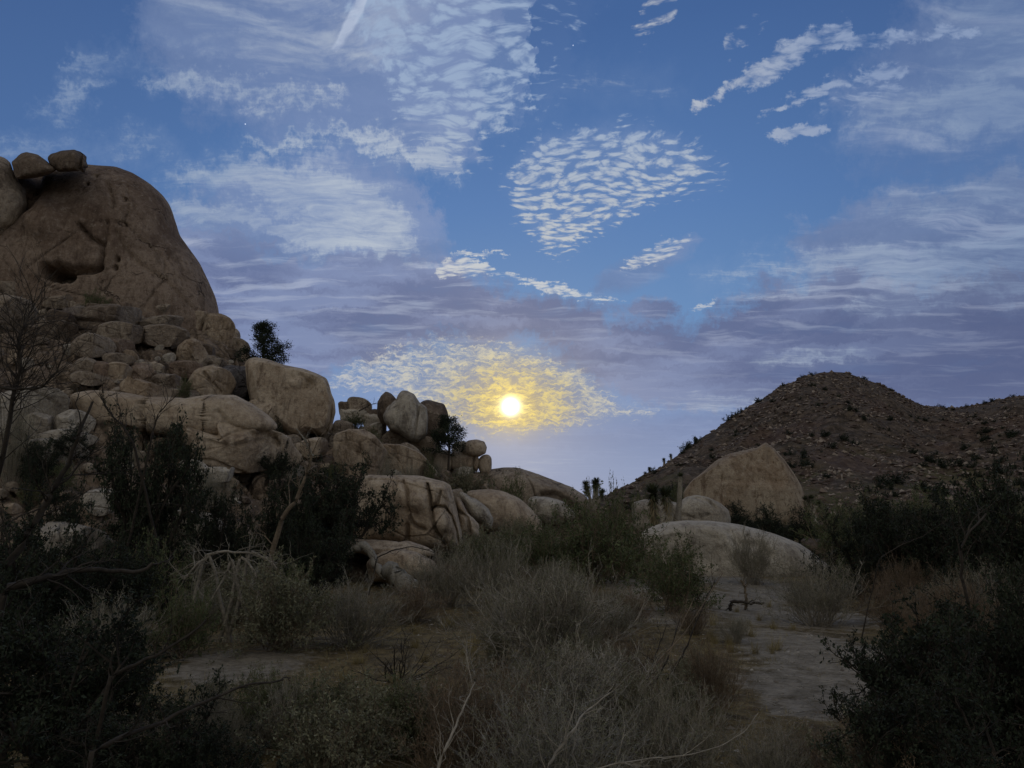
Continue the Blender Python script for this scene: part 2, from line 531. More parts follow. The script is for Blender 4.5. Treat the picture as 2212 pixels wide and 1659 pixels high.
# ---------------------------------------------------------------- materials
def material(name, build, rough=0.95, spec=0.15):
    m = bpy.data.materials.new(name)
    m.use_nodes = True
    nt = m.node_tree
    nt.nodes.clear()
    N = Net(nt)
    b = N.new("ShaderNodeBsdfPrincipled")
    o = N.new("ShaderNodeOutputMaterial")
    nt.links.new(b.outputs[0], o.inputs[0])
    b.inputs["Roughness"].default_value = rough
    b.inputs["Specular IOR Level"].default_value = spec
    N.bsdf = b
    col, height, dist = build(N)
    N.put(b.inputs["Base Color"], col)
    if height is not None:
        bp = N.new("ShaderNodeBump")
        bp.inputs["Strength"].default_value = 1.0
        bp.inputs["Distance"].default_value = dist
        N.put(bp.inputs["Height"], height)
        nt.links.new(bp.outputs[0], b.inputs["Normal"])
    return m


def granite(name, light, dark, stain, scale=1.0, bump=0.05, joints=0.75):
    def build(N):
        p = N.new("ShaderNodeNewGeometry").outputs["Position"]
        rnd = N.new("ShaderNodeObjectInfo").outputs["Random"]
        s = scale
        broad = N.noise(p, 0.22 * s, 5, 0.6, 0.2)
        mid = N.noise(p, 1.1 * s, 5, 0.65)
        col = N.mix(N.ss(broad, 0.36, 0.62), dark, light)
        # desert varnish: runs and patches, stretched downwards
        run = N.noise(N.map(p, (0, 0, 0), (0, 0, 0), (1.1 * s, 1.1 * s, 0.28 * s)), 1.0, 5, 0.62, 0.5)
        col = N.mix(N.m("MULTIPLY", N.ss(run, 0.50, 0.70), 0.75), col, stain)
        bed = N.noise(N.map(p, (3, 1, 7), (0.12, 0.05, 0), (0.35 * s, 0.35 * s, 2.4 * s)), 1.0, 4, 0.6)
        col = N.mix(N.m("MULTIPLY", N.ss(bed, 0.55, 0.72), 0.40), col, dark)
        col = N.mix(N.m("MULTIPLY", N.ss(mid, 0.58, 0.78), 0.35), col, light)
        grain = N.noise(p, 9.0, 3, 0.7)
        col = N.mix(N.ss(grain, 0.25, 0.75, 0.0, 0.32), col, stain, "MULTIPLY")
        warp = N.v("ADD", p, N.v("SCALE", N.v("SUBTRACT", N.noise(p, 0.6, 3, 0.6, color=True), (0.5, 0.5, 0.5)), s=2.2))
        jnt = N.voro(N.map(warp, (0, 0, 0), (0.1, 0.2, 0.3), (1.0, 1.0, 1.5)), 0.22 * s, "DISTANCE_TO_EDGE")
        jl = N.m("MULTIPLY", N.ss(jnt, 0.018, 0.0), N.ss(N.noise(p, 0.3, 2, 0.5), 0.50, 0.62))
        col = N.mix(N.m("MULTIPLY", jl, joints), col, lin(50, 42, 36))
        pit = N.noise(N.map(p, (5, 5, 5), (0, 0, 0), (2.6, 2.6, 1.7)), 1.0, 5, 0.75)
        col = N.mix(N.ss(pit, 0.50, 0.32, 0.0, 0.75), col, stain)
        col = N.mix(N.ss(pit, 0.52, 0.68, 0.0, 0.55), col, N.mix(0.5, light, lin(200, 188, 168)))
        spots = N.m("MULTIPLY", N.ss(N.noise(p, 3.2, 4, 0.7), 0.62, 0.70), N.ss(mid, 0.45, 0.6))
        col = N.mix(N.m("MULTIPLY", spots, 0.6), col, lin(52, 46, 42))
        col = N.mix(N.m("MULTIPLY", rnd, 0.22), col, N.mix(N.m("GREATER_THAN", N.m("FRACT", N.m("MULTIPLY", rnd, 7.3)), 0.5), stain, light))
        h = N.m("ADD", N.m("MULTIPLY", mid, 1.0), N.m("ADD", N.m("MULTIPLY", grain, 0.22), N.m("MULTIPLY", bed, 0.35)))
        h = N.m("ADD", h, N.m("SUBTRACT", N.m("MULTIPLY", pit, 0.9), N.m("MULTIPLY", jl, joints)))
        return col, h, bump
    return material(name, build, 0.95, 0.12)


M = {}
M["granite_warm"] = granite("granite_warm", lin(182, 166, 145), lin(140, 124, 107), lin(88, 75, 64), 1.0, 0.30)
M["granite_grey"] = granite("granite_grey", lin(206, 196, 178), lin(166, 155, 138), lin(106, 96, 85), 1.2, 0.18, 0.2)
M["granite_dark"] = granite("granite_dark", lin(132, 116, 100), lin(102, 88, 76), lin(72, 62, 54), 1.0, 0.22)
M["granite_orange"] = granite("granite_orange", lin(202, 184, 159), lin(166, 146, 122), lin(102, 85, 69), 1.4, 0.16, 0.0)
M["granite_stained"] = granite("granite_stained", lin(206, 190, 164), lin(168, 147, 121), lin(98, 78, 61), 0.75, 0.22, 0.0)
M["granite_brown"] = granite("granite_brown", lin(170, 150, 130), lin(134, 114, 97), lin(92, 76, 64), 0.8, 0.26, 0.7)
M["slate_grey"] = granite("granite_slate_grey", lin(112, 108, 106), lin(90, 86, 86), lin(74, 70, 70), 1.0, 0.08)  # stone colour of the smooth dark grey boulder


def worley(P, seed=0):
    """distance to the nearest and second nearest scattered point of the plane, and a random value per cell"""
    I = np.floor(P).astype(np.int64)
    f1 = np.full(P.shape[:-1], 9.0)
    f2 = f1.copy()
    h1 = np.zeros_like(f1)
    ox = np.zeros_like(f1)
    oy = np.zeros_like(f1)
    for a in (-1, 0, 1):
        for b in (-1, 0, 1):
            i, j = I[..., 0] + a, I[..., 1] + b
            h = _PERM[(_PERM[(i + seed) & 4095] + j) & 4095]
            jx, jy = (h & 63) / 63.0, ((h >> 6) & 63) / 63.0
            dx, dy = P[..., 0] - i - .1 - .8 * jx, P[..., 1] - j - .1 - .8 * jy
            d = np.hypot(dx, dy)
            nf = d < f1
            f2 = np.where(nf, f1, np.minimum(f2, d))
            h1 = np.where(nf, (_PERM[(h + 77) & 4095]) / 4095.0, h1)
            ox, oy = np.where(nf, dx, ox), np.where(nf, dy, oy)
            f1 = np.where(nf, d, f1)
    return f1, f2, h1, ox, oy



# ---------------------------------------------------------------- rocks
def rock_mesh(name, outline, Y, depth, mats, centre=None, res=(56, 34), p=0.75, amp=0.05, seed=0, facets=(), cuts=(), smooth_out=1,
              fine=1.0, back=None, origin=None, bulge=None, joint=None):
    """a solid boulder: its outline is a real cross-section standing at distance Y, swelling towards and away from the
    viewer by depth (metres).  cuts: (polyline in the same px units, width m, depth m) carved as clefts.
    facets: (nx, ny, nz, offset in parts of the half size) planes that flatten it"""
    o2 = [at(a, b, Y) for a, b in outline]
    pts = np.array([(q.x, q.z) for q in o2])
    if centre is not None:
        c_ = at(centre[0], centre[1], Y)
        c = np.array([c_.x, c_.z])
    else:
        x, z = pts[:, 0], pts[:, 1]
        x2, z2 = np.roll(x, -1), np.roll(z, -1)
        cr = x * z2 - x2 * z
        A = cr.sum() / 2
        c = np.array([((x + x2) * cr).sum(), ((z + z2) * cr).sum()]) / (6 * A)
    nth, nph = res
    th = np.linspace(0, 2 * np.pi, nth, endpoint=False)
    # radial function by ray casting against the polygon
    Rr = np.zeros(nth)
    P0 = pts - c
    P1 = np.roll(P0, -1, axis=0)
    for i, t in enumerate(th):
        dx, dz = math.cos(t), math.sin(t)
        ex, ez = P1[:, 0] - P0[:, 0], P1[:, 1] - P0[:, 1]
        den = dx * ez - dz * ex
        den = np.where(np.abs(den) < 1e-12, 1e-12, den)
        s = (P0[:, 0] * ez - P0[:, 1] * ex) / den
        u = (P0[:, 0] * dz - P0[:, 1] * dx) / den
        ok = (s > 0) & (u >= -1e-6) & (u <= 1 + 1e-6)
        Rr[i] = s[ok].max() if ok.any() else 0.1
    for _ in range(smooth_out):
        Rr = (np.roll(Rr, 1) + 2 * Rr + np.roll(Rr, -1)) / 4
    ph = np.linspace(-np.pi / 2, np.pi / 2, nph)
    ph = np.sign(ph) * (np.abs(ph) / (np.pi / 2)) ** 1.0 * np.pi / 2
    cphi = np.clip(np.cos(ph), 0, 1) ** p
    sphi = np.sign(np.sin(ph)) * np.abs(np.sin(ph)) ** (p if p > 0.5 else 0.5)
    size = float(np.mean(Rr))
    db = depth if back is None else back
    D = np.where(sphi < 0, sphi * depth, sphi * db)
    cen = np.array([c[0], Y, c[1]])
    want = Rr.copy()
    ax, az_ = c[0] / Y, (c[1] - CAM_H) / Y
    for it in range(4):
        X = cphi[:, None] * (Rr * np.cos(th))[None, :]
        Z = cphi[:, None] * (Rr * np.sin(th))[None, :]
        Dd = np.repeat(D[:, None], nth, 1)
        R = np.stack([X + Dd * ax, Dd, Z + Dd * az_], -1)      # the body leans with the slope it lies on
        for (nx, ny, nz, off) in facets:
            n = np.array([nx, ny, nz], float)
            n /= np.linalg.norm(n)
            ext = abs(n[0]) * size + abs(n[1]) * depth + abs(n[2]) * size
            e = (R @ n) - off * ext
            R = R - np.where(e > 0, e, 0)[..., None] * n * 0.97
        if it == 3:
            break
        # how large the body looks in each direction against the measured outline: shape it to fit
        W = R + cen
        sx = W[..., 0] / W[..., 1] * Y - c[0]
        sz = (W[..., 2] - CAM_H) / W[..., 1] * Y + CAM_H - c[1]
        rad = np.hypot(sx, sz)
        b = (np.round(np.arctan2(sz, sx) / (2 * np.pi) * nth).astype(int)) % nth
        got = np.zeros(nth)
        np.maximum.at(got, b.ravel(), rad.ravel())
        got = np.maximum(got, np.maximum(np.roll(got, 1), np.roll(got, -1)) * .97)
        got = np.where(got <= 0, want, got)
        k = np.clip(want / got, .75, 1.2)
        for _ in range(2):
            k = (np.roll(k, 1) + k + np.roll(k, -1)) / 3
        Rr = Rr * k
    # relief
    nrm = R / np.array([max(size, .1), max(depth, .1), max(size, .1)]) ** 2
    nrm /= np.linalg.norm(nrm, axis=-1, keepdims=True) + 1e-9
    Q = (R + cen)
    n1 = fbm(Q / (size * 0.85) + seed * 3.1, 3, 0.5, seed)
    n2 = fbm(Q / (size * 0.22) + seed * 1.7, 4, 0.55, seed + 5)
    n3 = fbm(Q / (size * 0.30) * np.array([1, 1, 2.0]) + 9.1, 3, 0.5, seed + 9, ridged=True)
    dsp = amp * size * (n1 * 0.65 + fine * 0.50 * n2 - fine * 0.35 * np.clip(n3 - 0.45, 0, 1))
    # keep the outline where it was measured, let the relief act mostly on the faces
    rim = 1 - 0.5 * (cphi[:, None] ** 3)
    R = R + nrm * (dsp * rim)[..., None]
    if joint:                       # joint planes: clefts that part the rock into blocks
        cell, wd_, dp_ = joint
        t_ = seed * 1.13
        K = np.stack([(Q[..., 0] + .45 * Q[..., 1]) / cell + t_, (Q[..., 2] * 1.35 + .25 * Q[..., 1] + .2 * Q[..., 0]) / cell + t_], -1)
        K = K + .22 * np.stack([fbm(Q / cell * .8, 2, .5, 61), fbm(Q / cell * .8 + 5, 2, .5, 62)], -1)
        f1_, f2_, hh_, _, _ = worley(K, 3 + seed % 50)
        e_ = (f2_ - f1_) * cell
        R = R - nrm * (dp_ * np.exp(-(e_ / wd_) ** 2) + dp_ * .45 * (hh_ - .5) * np.clip(e_ / wd_ / 2, 0, 1))[..., None] * (1 - .5 * cphi[:, None, None] ** 4)
    V = R + cen
    if cuts or bulge:
        e = (V[..., 2] - CAM_H) / V[..., 1]
        yc = (e * math.cos(PITCH) - math.sin(PITCH)) / (math.cos(PITCH) + e * math.sin(PITCH))
        PX = 1106 + FPX * V[..., 0] / V[..., 1] * (math.cos(PITCH) - yc * math.sin(PITCH))
        PY = 829.5 - FPX * yc
    for cut in cuts:
        line, wd, dp = cut[:3]
        q = np.array(line, float)
        wd = wd * FPX / Y
        dmin = np.full(V.shape[:2], 1e9)
        for a, b in zip(q[:-1], q[1:]):
            ab = b - a
            t = np.clip(((PX - a[0]) * ab[0] + (PY - a[1]) * ab[1]) / (ab @ ab + 1e-9), 0, 1)
            dd = np.hypot(PX - a[0] - t * ab[0], PY - a[1] - t * ab[1])
            dmin = np.minimum(dmin, dd)
        g = np.exp(-(dmin / wd) ** 2) * (V[..., 1] < Y)
        if len(cut) > 3:      # a shelf: everything on one side pushed back
            pass
        V[..., 1] += g * dp
    if bulge:
        for (bx, by, rad, push) in bulge:
            g = np.exp(-(((PX - bx) ** 2 + (PY - by) ** 2) / rad ** 2) ** 2) * (V[..., 1] < Y)
            V[..., 1] -= g * push
    V = V.reshape(-1, 3)
    org = np.array([c[0], Y, pts[:, 1].min()]) if origin is None else np.array(origin)
    V = V - org
    quads = grid_quads(nph, nth, wrap=True)
    me = make_mesh(name, V, quads, None, mats)
    return me, org


def rock(name, label, outline, Y, depth, mat="granite_warm", cat="boulder", group=None, parent=None, **kw):
    me, org = rock_mesh(name, outline, Y, depth, [M[mat]], **kw)
    o = link(name, me, tuple(org), parent)
    if parent is None:
        tag(o, label, cat, group)
    elif label:
        tag(o, label)
    if parent is not None:
        o.location = Vector(org) - parent.location
    return o


def lumpy(x0, y0, x1, y1, seed=0, sq=2.6, rot=0.0, jag=0.10, n=None, skew=0.0):
    """a natural closed outline inside a box: a few uneven corners with blunt edges between them"""
    rs = random.Random(seed * 7 + 3)
    cx, cy, rx, ry = (x0 + x1) / 2, (y0 + y1) / 2, (x1 - x0) / 2, (y1 - y0) / 2
    n = n or rs.choice((6, 7, 8, 9))
    cor = []
    t0 = rs.uniform(0, 6.28)
    for i in range(n):
        t = t0 + 2 * math.pi * (i + rs.uniform(-.28, .28)) / n
        c, s = math.cos(t), math.sin(t)
        k = (abs(c) ** sq + abs(s) ** sq) ** (-1 / sq) * (1 + rs.uniform(-1.1, .8) * jag)
        x, y = k * c * 1.16, k * s * 1.16
        cor.append((x + skew * y, y))
    out = []
    r = math.radians(rot)
    for i in range(n):
        p, q = cor[i], cor[(i + 1) % n]
        for f in (.20, .5, .80):
            x, y = p[0] * (1 - f) + q[0] * f, p[1] * (1 - f) + q[1] * f
            if f == .5:
                x, y = x * 1.05, y * 1.05
            out.append((cx + (x * math.cos(r) * rx - y * math.sin(r) * ry), cy - (x * math.sin(r) * rx + y * math.cos(r) * ry)))
    return out

# ---------------------------------------------------------------- terrain
def _tab(rows, dist):
    us = [ray(px, py)[0] for px, py in rows]
    bs = [ray(px, py)[1] for px, py in rows]
    ys = np.interp([r[0] for r in rows], [q[0] for q in dist], [q[1] for q in dist])
    zs = [CAM_H + b * Y for b, Y in zip(bs, ys)]
    return np.array(us), np.array(zs), np.array(ys)


SU, SZ, SY = _tab([(-1400, 520), (-700, 560), (0, 610), (250, 640), (400, 690), (480, 735), (530, 815), (620, 860), (715, 915), (830, 935), (940, 985),
                   (1060, 1034), (1160, 1064), (1265, 1090), (1340, 1116), (1420, 1140)],
                  [(-1400, 74), (480, 72), (560, 64), (1060, 62), (1200, 70), (1420, 74)])
HU, HZ, HY = _tab([(1150, 1105), (1240, 1098), (1290, 1090), (1350, 1052), (1400, 1026), (1450, 990), (1500, 956), (1540, 930), (1570, 914), (1600, 892), (1640, 864),
                   (1700, 831), (1730, 818), (1762, 811), (1800, 805), (1830, 809), (1860, 820), (1900, 832), (1930, 845), (1950, 860), (1990, 878), (2030, 882), (2070, 881), (2105, 876),
                   (2150, 866), (2190, 856), (2230, 852), (2350, 830), (2600, 760), (3000, 720), (3600, 760)],
                  [(1150, 150), (1300, 170), (1500, 225), (1800, 300), (2000, 330), (2212, 310), (3600, 300)])


def z_ground(x, y):
    x, y = np.asarray(x, float), np.asarray(y, float)
    r = np.hypot(x, y)
    P = np.stack([x, y, np.zeros_like(x)], -1)
    z = 0.22 * fbm(P / 9.0, 2, 0.5, 3) * sstep(r, 4, 14) + 0.05 * fbm(P / 1.4, 3, 0.5, 4)
    z = z + 1.75 * sstep(r, 34, 112)
    return z - 14.0 * sstep(r, 420, 1500)


def blocks(x, y, size, seed):
    """tilted blunt blocks with clefts between them, as height"""
    P = np.stack([x, y], -1)
    P3 = np.stack([x, y, np.zeros_like(x)], -1) / size
    P = P / np.array([size * 1.25, size * .8]) + .35 * np.stack([perlin(P3 * 1.3, seed), perlin(P3 * 1.3 + 7, seed)], -1)
    f1, f2, h, ox, oy = worley(P, seed)
    e = np.clip((f2 - f1) / .30, 0, 1)
    top = (h - .5) * .8 + (ox * np.cos(h * 40) + oy * np.sin(h * 40)) * .7
    return size * (.42 * (1 - (1 - e) ** 2.2) + .5 * top * e)


def z_slope(x, y):
    x, y = np.asarray(x, float), np.asarray(y, float)
    Y = np.maximum(y, 0.1)
    u = x / Y
    zr, yr = np.interp(u, SU, SZ), np.interp(u, SU, SY)
    yf = np.interp(u, [-2, -0.55, -0.25, 0.0, 0.12, 0.22], [22, 24, 27, 33, 42, 60])
    t = (Y - yf) / (yr - yf)
    sh = np.where(t < 1, np.clip(t, -1, 1), 1 - 0.30 * (t - 1))
    P = np.stack([x, y, np.zeros_like(x)], -1)
    n = 0.55 * fbm(P / 5.0, 3, 0.55, 21) + 0.25 * fbm(P / 1.3, 3, 0.5, 22, ridged=True)
    n = n + (blocks(x, y, 3.4, 5) * .62 + blocks(x, y, 1.25, 9) * .62 - 1.1) * sstep(t, 0.03, 0.3)
    z = -0.7 + (zr + 0.7) * sh + n - 0.35
    edge = sstep(u, 0.20, 0.17)                      # sinks into the plain at its right end
    return np.where(u < 0.20, z * edge - 3 * (1 - edge), -5.0)


def z_hill(x, y):
    x, y = np.asarray(x, float), np.asarray(y, float)
    Y = np.maximum(y, 0.1)
    u = x / Y
    zr, yr = np.interp(u, HU, HZ), np.interp(u, HU, HY)
    yf = np.interp(u, [0.02, 0.2, 0.6, 2.0], [112, 100, 84, 70])
    t = (Y - yf) / (yr - yf)
    base = 0.4
    tt = np.clip(t, 0, 1)
    sh = np.where(t < 1, 0.72 * tt + 0.28 * tt ** 2, 1 - 0.45 * (t - 1) - 0.3 * np.clip(t - 1, 0, 1) ** 2)
    sh = np.where(t < 0, t * 0.5, sh)
    P = np.stack([x, y, np.zeros_like(x)], -1)
    env = sstep(t, 0.0, 0.35) * (0.25 + 0.75 * sstep(np.abs(t - 1), 0.0, 0.30))
    n = 6.5 * fbm(P / 46.0, 4, 0.55, 31, ridged=True) + 1.5 * fbm(P / 8.0, 3, 0.55, 32) + 0.35 * fbm(P / 2.2, 2, 0.5, 33)
    z = base + (zr - base) * sh + n * env - 2.2 * env
    edge = sstep(u, 0.01, 0.05)
    return np.where(u > 0.0, z * edge - 8 * (1 - edge), -8.0)


def z_top(x, y):
    return np.maximum(np.maximum(z_ground(x, y), z_slope(x, y)), z_hill(x, y))


def hit(px, py, lo=2.0, hi=330.0):
    """where a sight line meets the terrain"""
    a, b = ray(px, py)
    Y = np.geomspace(lo, hi, 900)
    zt = z_top(a * Y, Y)
    zr = CAM_H + b * Y
    k = np.nonzero(zt >= zr)[0]
    i = k[0] if len(k) else len(Y) - 1
    if i > 0 and len(k):
        f0, f1 = zr[i - 1] - zt[i - 1], zr[i] - zt[i]
        s = f0 / (f0 - f1 + 1e-9)
        Yh = Y[i - 1] + s * (Y[i] - Y[i - 1])
    else:
        Yh = Y[i]
    x = a * Yh
    return Vector((x, Yh, float(z_top(np.array([x]), np.array([Yh]))[0])))


def mat_ground(N):
    p = N.new("ShaderNodeNewGeometry").outputs["Position"]
    at_ = N.new("ShaderNodeAttribute", attribute_name="sandy").outputs["Fac"]
    a = N.noise(p, 0.35, 5, 0.6)
    b = N.noise(p, 2.4, 5, 0.65)
    c = N.noise(N.map(p, scale=(7.0, 22.0, 7.0)), 1.0, 4, 0.65)
    grass = N.mix(N.ss(b, 0.35, 0.65), lin(88, 75, 50), lin(134, 116, 78))
    grass = N.mix(N.m("MULTIPLY", N.ss(a, 0.48, 0.62), 0.6), grass, lin(76, 67, 50))
    sand = N.mix(N.ss(b, 0.35, 0.7), lin(122, 113, 97), lin(152, 142, 124))
    m = N.ss(N.m("ADD", at_, N.m("MULTIPLY", N.m("SUBTRACT", b, 0.5), 1.3)), 0.35, 0.65)
    col = N.mix(m, grass, sand)
    col = N.mix(N.m("MULTIPLY", N.ss(c, 0.46, 0.70), 0.68), col, lin(66, 58, 44))
    peb = N.voro(p, 14.0)
    col = N.mix(N.m("MULTIPLY", N.ss(peb, 0.22, 0.1), 0.4), col, lin(170, 160, 148))
    return col, N.m("ADD", N.m("MULTIPLY", c, 0.6), N.m("MULTIPLY", b, 1.0)), 0.06


def mat_slope(N):
    p = N.new("ShaderNodeNewGeometry").outputs["Position"]
    a = N.noise(p, 0.5, 6, 0.65)
    b = N.noise(p, 2.6, 5, 0.65)
    v = N.voro(N.v("ADD", p, N.v("SCALE", N.noise(p, 0.9, 3, 0.6, color=True), s=1.0)), 0.55, "DISTANCE_TO_EDGE")
    rockc = N.mix(N.ss(b, 0.35, 0.65), lin(118, 101, 84), lin(152, 134, 113))
    col = N.mix(N.ss(a, 0.56, 0.68), rockc, lin(76, 66, 52))
    col = N.mix(N.m("MULTIPLY", N.ss(v, 0.10, 0.0), 0.6), col, lin(58, 48, 40))
    return col, N.m("ADD", N.m("MULTIPLY", N.ss(v, 0.0, 0.2), 0.7), b), 0.35


def mat_hill(N):
    p = N.new("ShaderNodeNewGeometry").outputs["Position"]
    a = N.noise(p, 0.035, 5, 0.6)
    b = N.noise(p, 0.45, 6, 0.7)
    c = N.noise(p, 1.6, 4, 0.7)
    _, _, z = N.sep(p)
    col = N.mix(N.ss(b, 0.38, 0.62), lin(66, 57, 47), lin(108, 94, 79))
    col = N.mix(N.m("MULTIPLY", N.ss(a, 0.48, 0.60), 0.30), col, lin(108, 82, 72))
    col = N.mix(N.m("MULTIPLY", N.m("MULTIPLY", N.ss(N.noise(p, 0.06, 3, 0.5), 0.5, 0.65), N.ss(z, 24.0, 8.0)), 0.6), col, lin(96, 92, 56))
    v = N.voro(p, 0.55)
    light = N.m("MULTIPLY", N.ss(v, 0.35, 0.15), N.ss(c, 0.45, 0.6))
    col = N.mix(N.m("MULTIPLY", light, 0.7), col, lin(150, 132, 118))
    col = N.mix(N.m("MULTIPLY", N.ss(c, 0.55, 0.72), 0.7), col, lin(44, 42, 34))
    return col, N.m("ADD", b, N.m("MULTIPLY", c, 0.5)), 0.9


def build_terrain():
    # sandy clearings, in world metres
    sand = []
    for (px, py, rx, ry) in ((1345, 1258, 60, 20), (1610, 1262, 90, 24), (1700, 1330, 190, 34), (1740, 1400, 170, 50), (1730, 1480, 150, 48), (1460, 1330, 90, 24),
                             (1600, 1300, 90, 24), (1860, 1270, 60, 16), (520, 1435, 150, 44), (1250, 1340, 60, 20), (1740, 1530, 90, 30)):
        h, h2, h3 = hit(px, py), hit(px + rx, py), hit(px, py - ry)
        sand.append((h.x, h.y, abs(h2.x - h.x) + .3, max(abs(h3.y - h.y), .8)))
    # ground: full turn, out to the horizon
    fwd = np.radians(np.arange(-50, 50.01, 0.22))
    rest = np.radians(np.arange(54, 310, 4.0))
    A = np.concatenate([fwd, rest])
    R = np.concatenate([[0.05], np.geomspace(0.8, 130, 330), np.geomspace(145, 5000, 26)])
    X, Y = R[:, None] * np.sin(A)[None, :], R[:, None] * np.cos(A)[None, :]
    Z = z_ground(X, Y)
    s = np.zeros_like(X)
    for (cx, cy, rx, ry) in sand:
        s = np.maximum(s, np.clip(1.25 - np.hypot((X - cx) / rx, (Y - cy) / ry), 0, 1))
    V = np.stack([X, Y, Z], -1).reshape(-1, 3)
    me = make_mesh("ground", V, grid_quads(len(R), len(A), wrap=True)[:, ::-1], None, [material("desert_floor", mat_ground)], attrs={"sandy": s.reshape(-1)})
    tag(link("ground", me), kind="structure")
    # rocky slope at the left
    U = np.concatenate([np.linspace(-2.0, -0.75, 60), np.linspace(-0.745, 0.21, 620)])
    D = np.concatenate([np.linspace(20, 76, 430), np.geomspace(78, 150, 24)])
    Yg = np.repeat(D[:, None], len(U), 1)
    Xg = D[:, None] * U[None, :]
    V = np.stack([Xg, Yg, z_slope(Xg, Yg)], -1).reshape(-1, 3)
    me = make_mesh("rocky_slope", V, grid_quads(len(D), len(U)), None, [material("slope_rubble", mat_slope)])
    tag(link("rocky_slope", me), kind="structure")
    # far hill
    U = np.linspace(0.0, 2.0, 560)
    D = np.concatenate([np.linspace(66, 345, 300), np.geomspace(350, 700, 20)])
    Yg = np.repeat(D[:, None], len(U), 1)
    Xg = D[:, None] * U[None, :]
    V = np.stack([Xg, Yg, z_hill(Xg, Yg)], -1).reshape(-1, 3)
    me = make_mesh("hill", V, grid_quads(len(D), len(U)), None, [material("hill_scrub_soil", mat_hill)])
    tag(link("hill", me), kind="structure")


build_terrain()

# ---------------------------------------------------------------- rocks: the big named ones
W_, G_, D_, O_ = "granite_warm", "granite_grey", "granite_dark", "granite_orange"
rock("rock_dome", "huge smooth brown granite dome rising at the left edge against the sky",
     [(-420, 560), (-330, 420), (-200, 380), (-60, 372), (60, 366), (120, 358), (190, 355), (250, 360), (290, 374), (325, 397), (350, 420), (368, 445), (378, 480), (387, 508),
      (410, 540), (430, 568), (450, 608), (464, 640), (472, 672), (475, 720), (476, 800), (300, 860), (0, 880), (-400, 880)],
     78, 13, "granite_brown", "rock dome", centre=(60, 640), res=(340, 220), p=0.8, amp=0.018, seed=3, joint=(11.0, .12, .22), facets=((0.1, -1, 0.25, 0.80),),
     cuts=(([(169, 484), (180, 496), (196, 515), (218, 527), (219, 552), (213, 577)], 0.22, 1.0),
           ([(229, 480), (226, 505), (222, 527)], 0.3, 0.5), ([(213, 577), (198, 583), (160, 584), (120, 572)], 0.35, 1.2),
           ([(232, 400), (240, 425), (243, 440)], 0.22, 0.4), ([(250, 500), (262, 530), (300, 570), (345, 600)], 0.25, 0.3),
           ([(75, 340), (72, 400), (60, 440), (0, 450)], 0.8, 1.0)),
     bulge=((98, 584, 13, -5.0), (114, 590, 14, -5.0), (132, 595, 13, -5.0), (150, 598, 10, -4.0), (206, 381, 4, -.6), (187, 397, 4, -.6), (240, 447, 4, -.6),
            (268, 430, 5, -.7), (252, 560, 6, -.9), (248, 578, 6, -.9), (90, 470, 40, .8), (270, 485, 5, -.5)))
rock("rock_shoulder", "grey brown rounded rock shoulder at the left frame edge below two capstones",
     [(-340, 400), (-180, 352), (-40, 336), (2, 338), (20, 350), (30, 372), (40, 395), (56, 410), (62, 440), (50, 480), (10, 520), (-300, 600)],
     71, 7, W_, "rock shoulder", res=(140, 90), p=.6, amp=.06, joint=(3.5, .10, .3), seed=5)
rock("capstone", "brown rounded capstone on top of the great dome, left of two",
     [(24, 350), (32, 342), (46, 331), (58, 328), (82, 334), (100, 347), (126, 366), (108, 378), (80, 384), (44, 388), (34, 384)],
     67, 3.6, D_, "boulder", res=(80, 50), p=.5, amp=.03, seed=8, cuts=(([(32, 342), (36, 360), (38, 376)], .15, .3),))
t = rock("capstone", "flat topped split capstone on top of the great dome, right of two",
     [(102, 341), (110, 331), (135, 325), (160, 323), (175, 327), (183, 337), (192, 362), (170, 370), (128, 372), (108, 358)],
     67, 3.2, D_, "boulder", res=(80, 50), p=.5, amp=.03, seed=9, cuts=(([(172, 322), (170, 340), (168, 360)], .2, 1.2),))

rock("block_boulder", "very large square brown block boulder standing on the slope under the small tree",
     [(530, 785), (536, 775), (552, 771), (576, 774), (613, 788), (655, 796), (682, 806), (705, 817), (712, 832), (716, 850), (723, 868), (725, 890), (716, 929), (697, 942),
      (667, 936), (647, 948), (630, 945), (598, 918), (566, 891), (540, 866), (533, 832)],
     56, 4.4, O_, "boulder", res=(150, 90), p=0.42, amp=.035, seed=12, facets=((0.08, -1, .10, .80), (-.12, -.5, 1, .86)),
     cuts=(([(716, 862), (712, 900), (700, 938)], .12, .5), ([(632, 818), (650, 812), (668, 826), (655, 838)], .18, .22)),
     bulge=((640, 825, 14, .25), (665, 830, 12, -.3)))
rock("pinnacle_boulder", "tall pointed pale brown boulder, highest of the cluster right of the square block",
     [(827, 898), (836, 880), (856, 862), (858, 854), (868, 843), (880, 844), (896, 852), (906, 869), (922, 880), (925, 905), (922, 940), (904, 956), (888, 955), (862, 936), (842, 930), (830, 910)],
     60, 3.4, G_, "boulder", res=(110, 70), p=.5, amp=.05, seed=14, facets=((-.7, -1, .3, .72), (.8, -1, .1, .78)), cuts=(([(905, 870), (900, 905), (894, 950)], .12, .35),))
rock("pinnacle_boulder", "narrow jagged upright boulder leaning on the left of the tall pointed one",
     [(814, 895), (815, 870), (822, 855), (833, 845), (844, 849), (853, 858), (860, 868), (845, 890), (836, 925), (822, 915)],
     61.5, 2.4, D_, "boulder", res=(70, 50), p=.6, amp=.10, seed=15)
rock("boulder", "broad dark rounded boulder behind the bushy juniper, right of the pointed one",
     lumpy(898, 868, 964, 960, 16, 2.6), 63, 2.6, D_, res=(70, 44), seed=16)
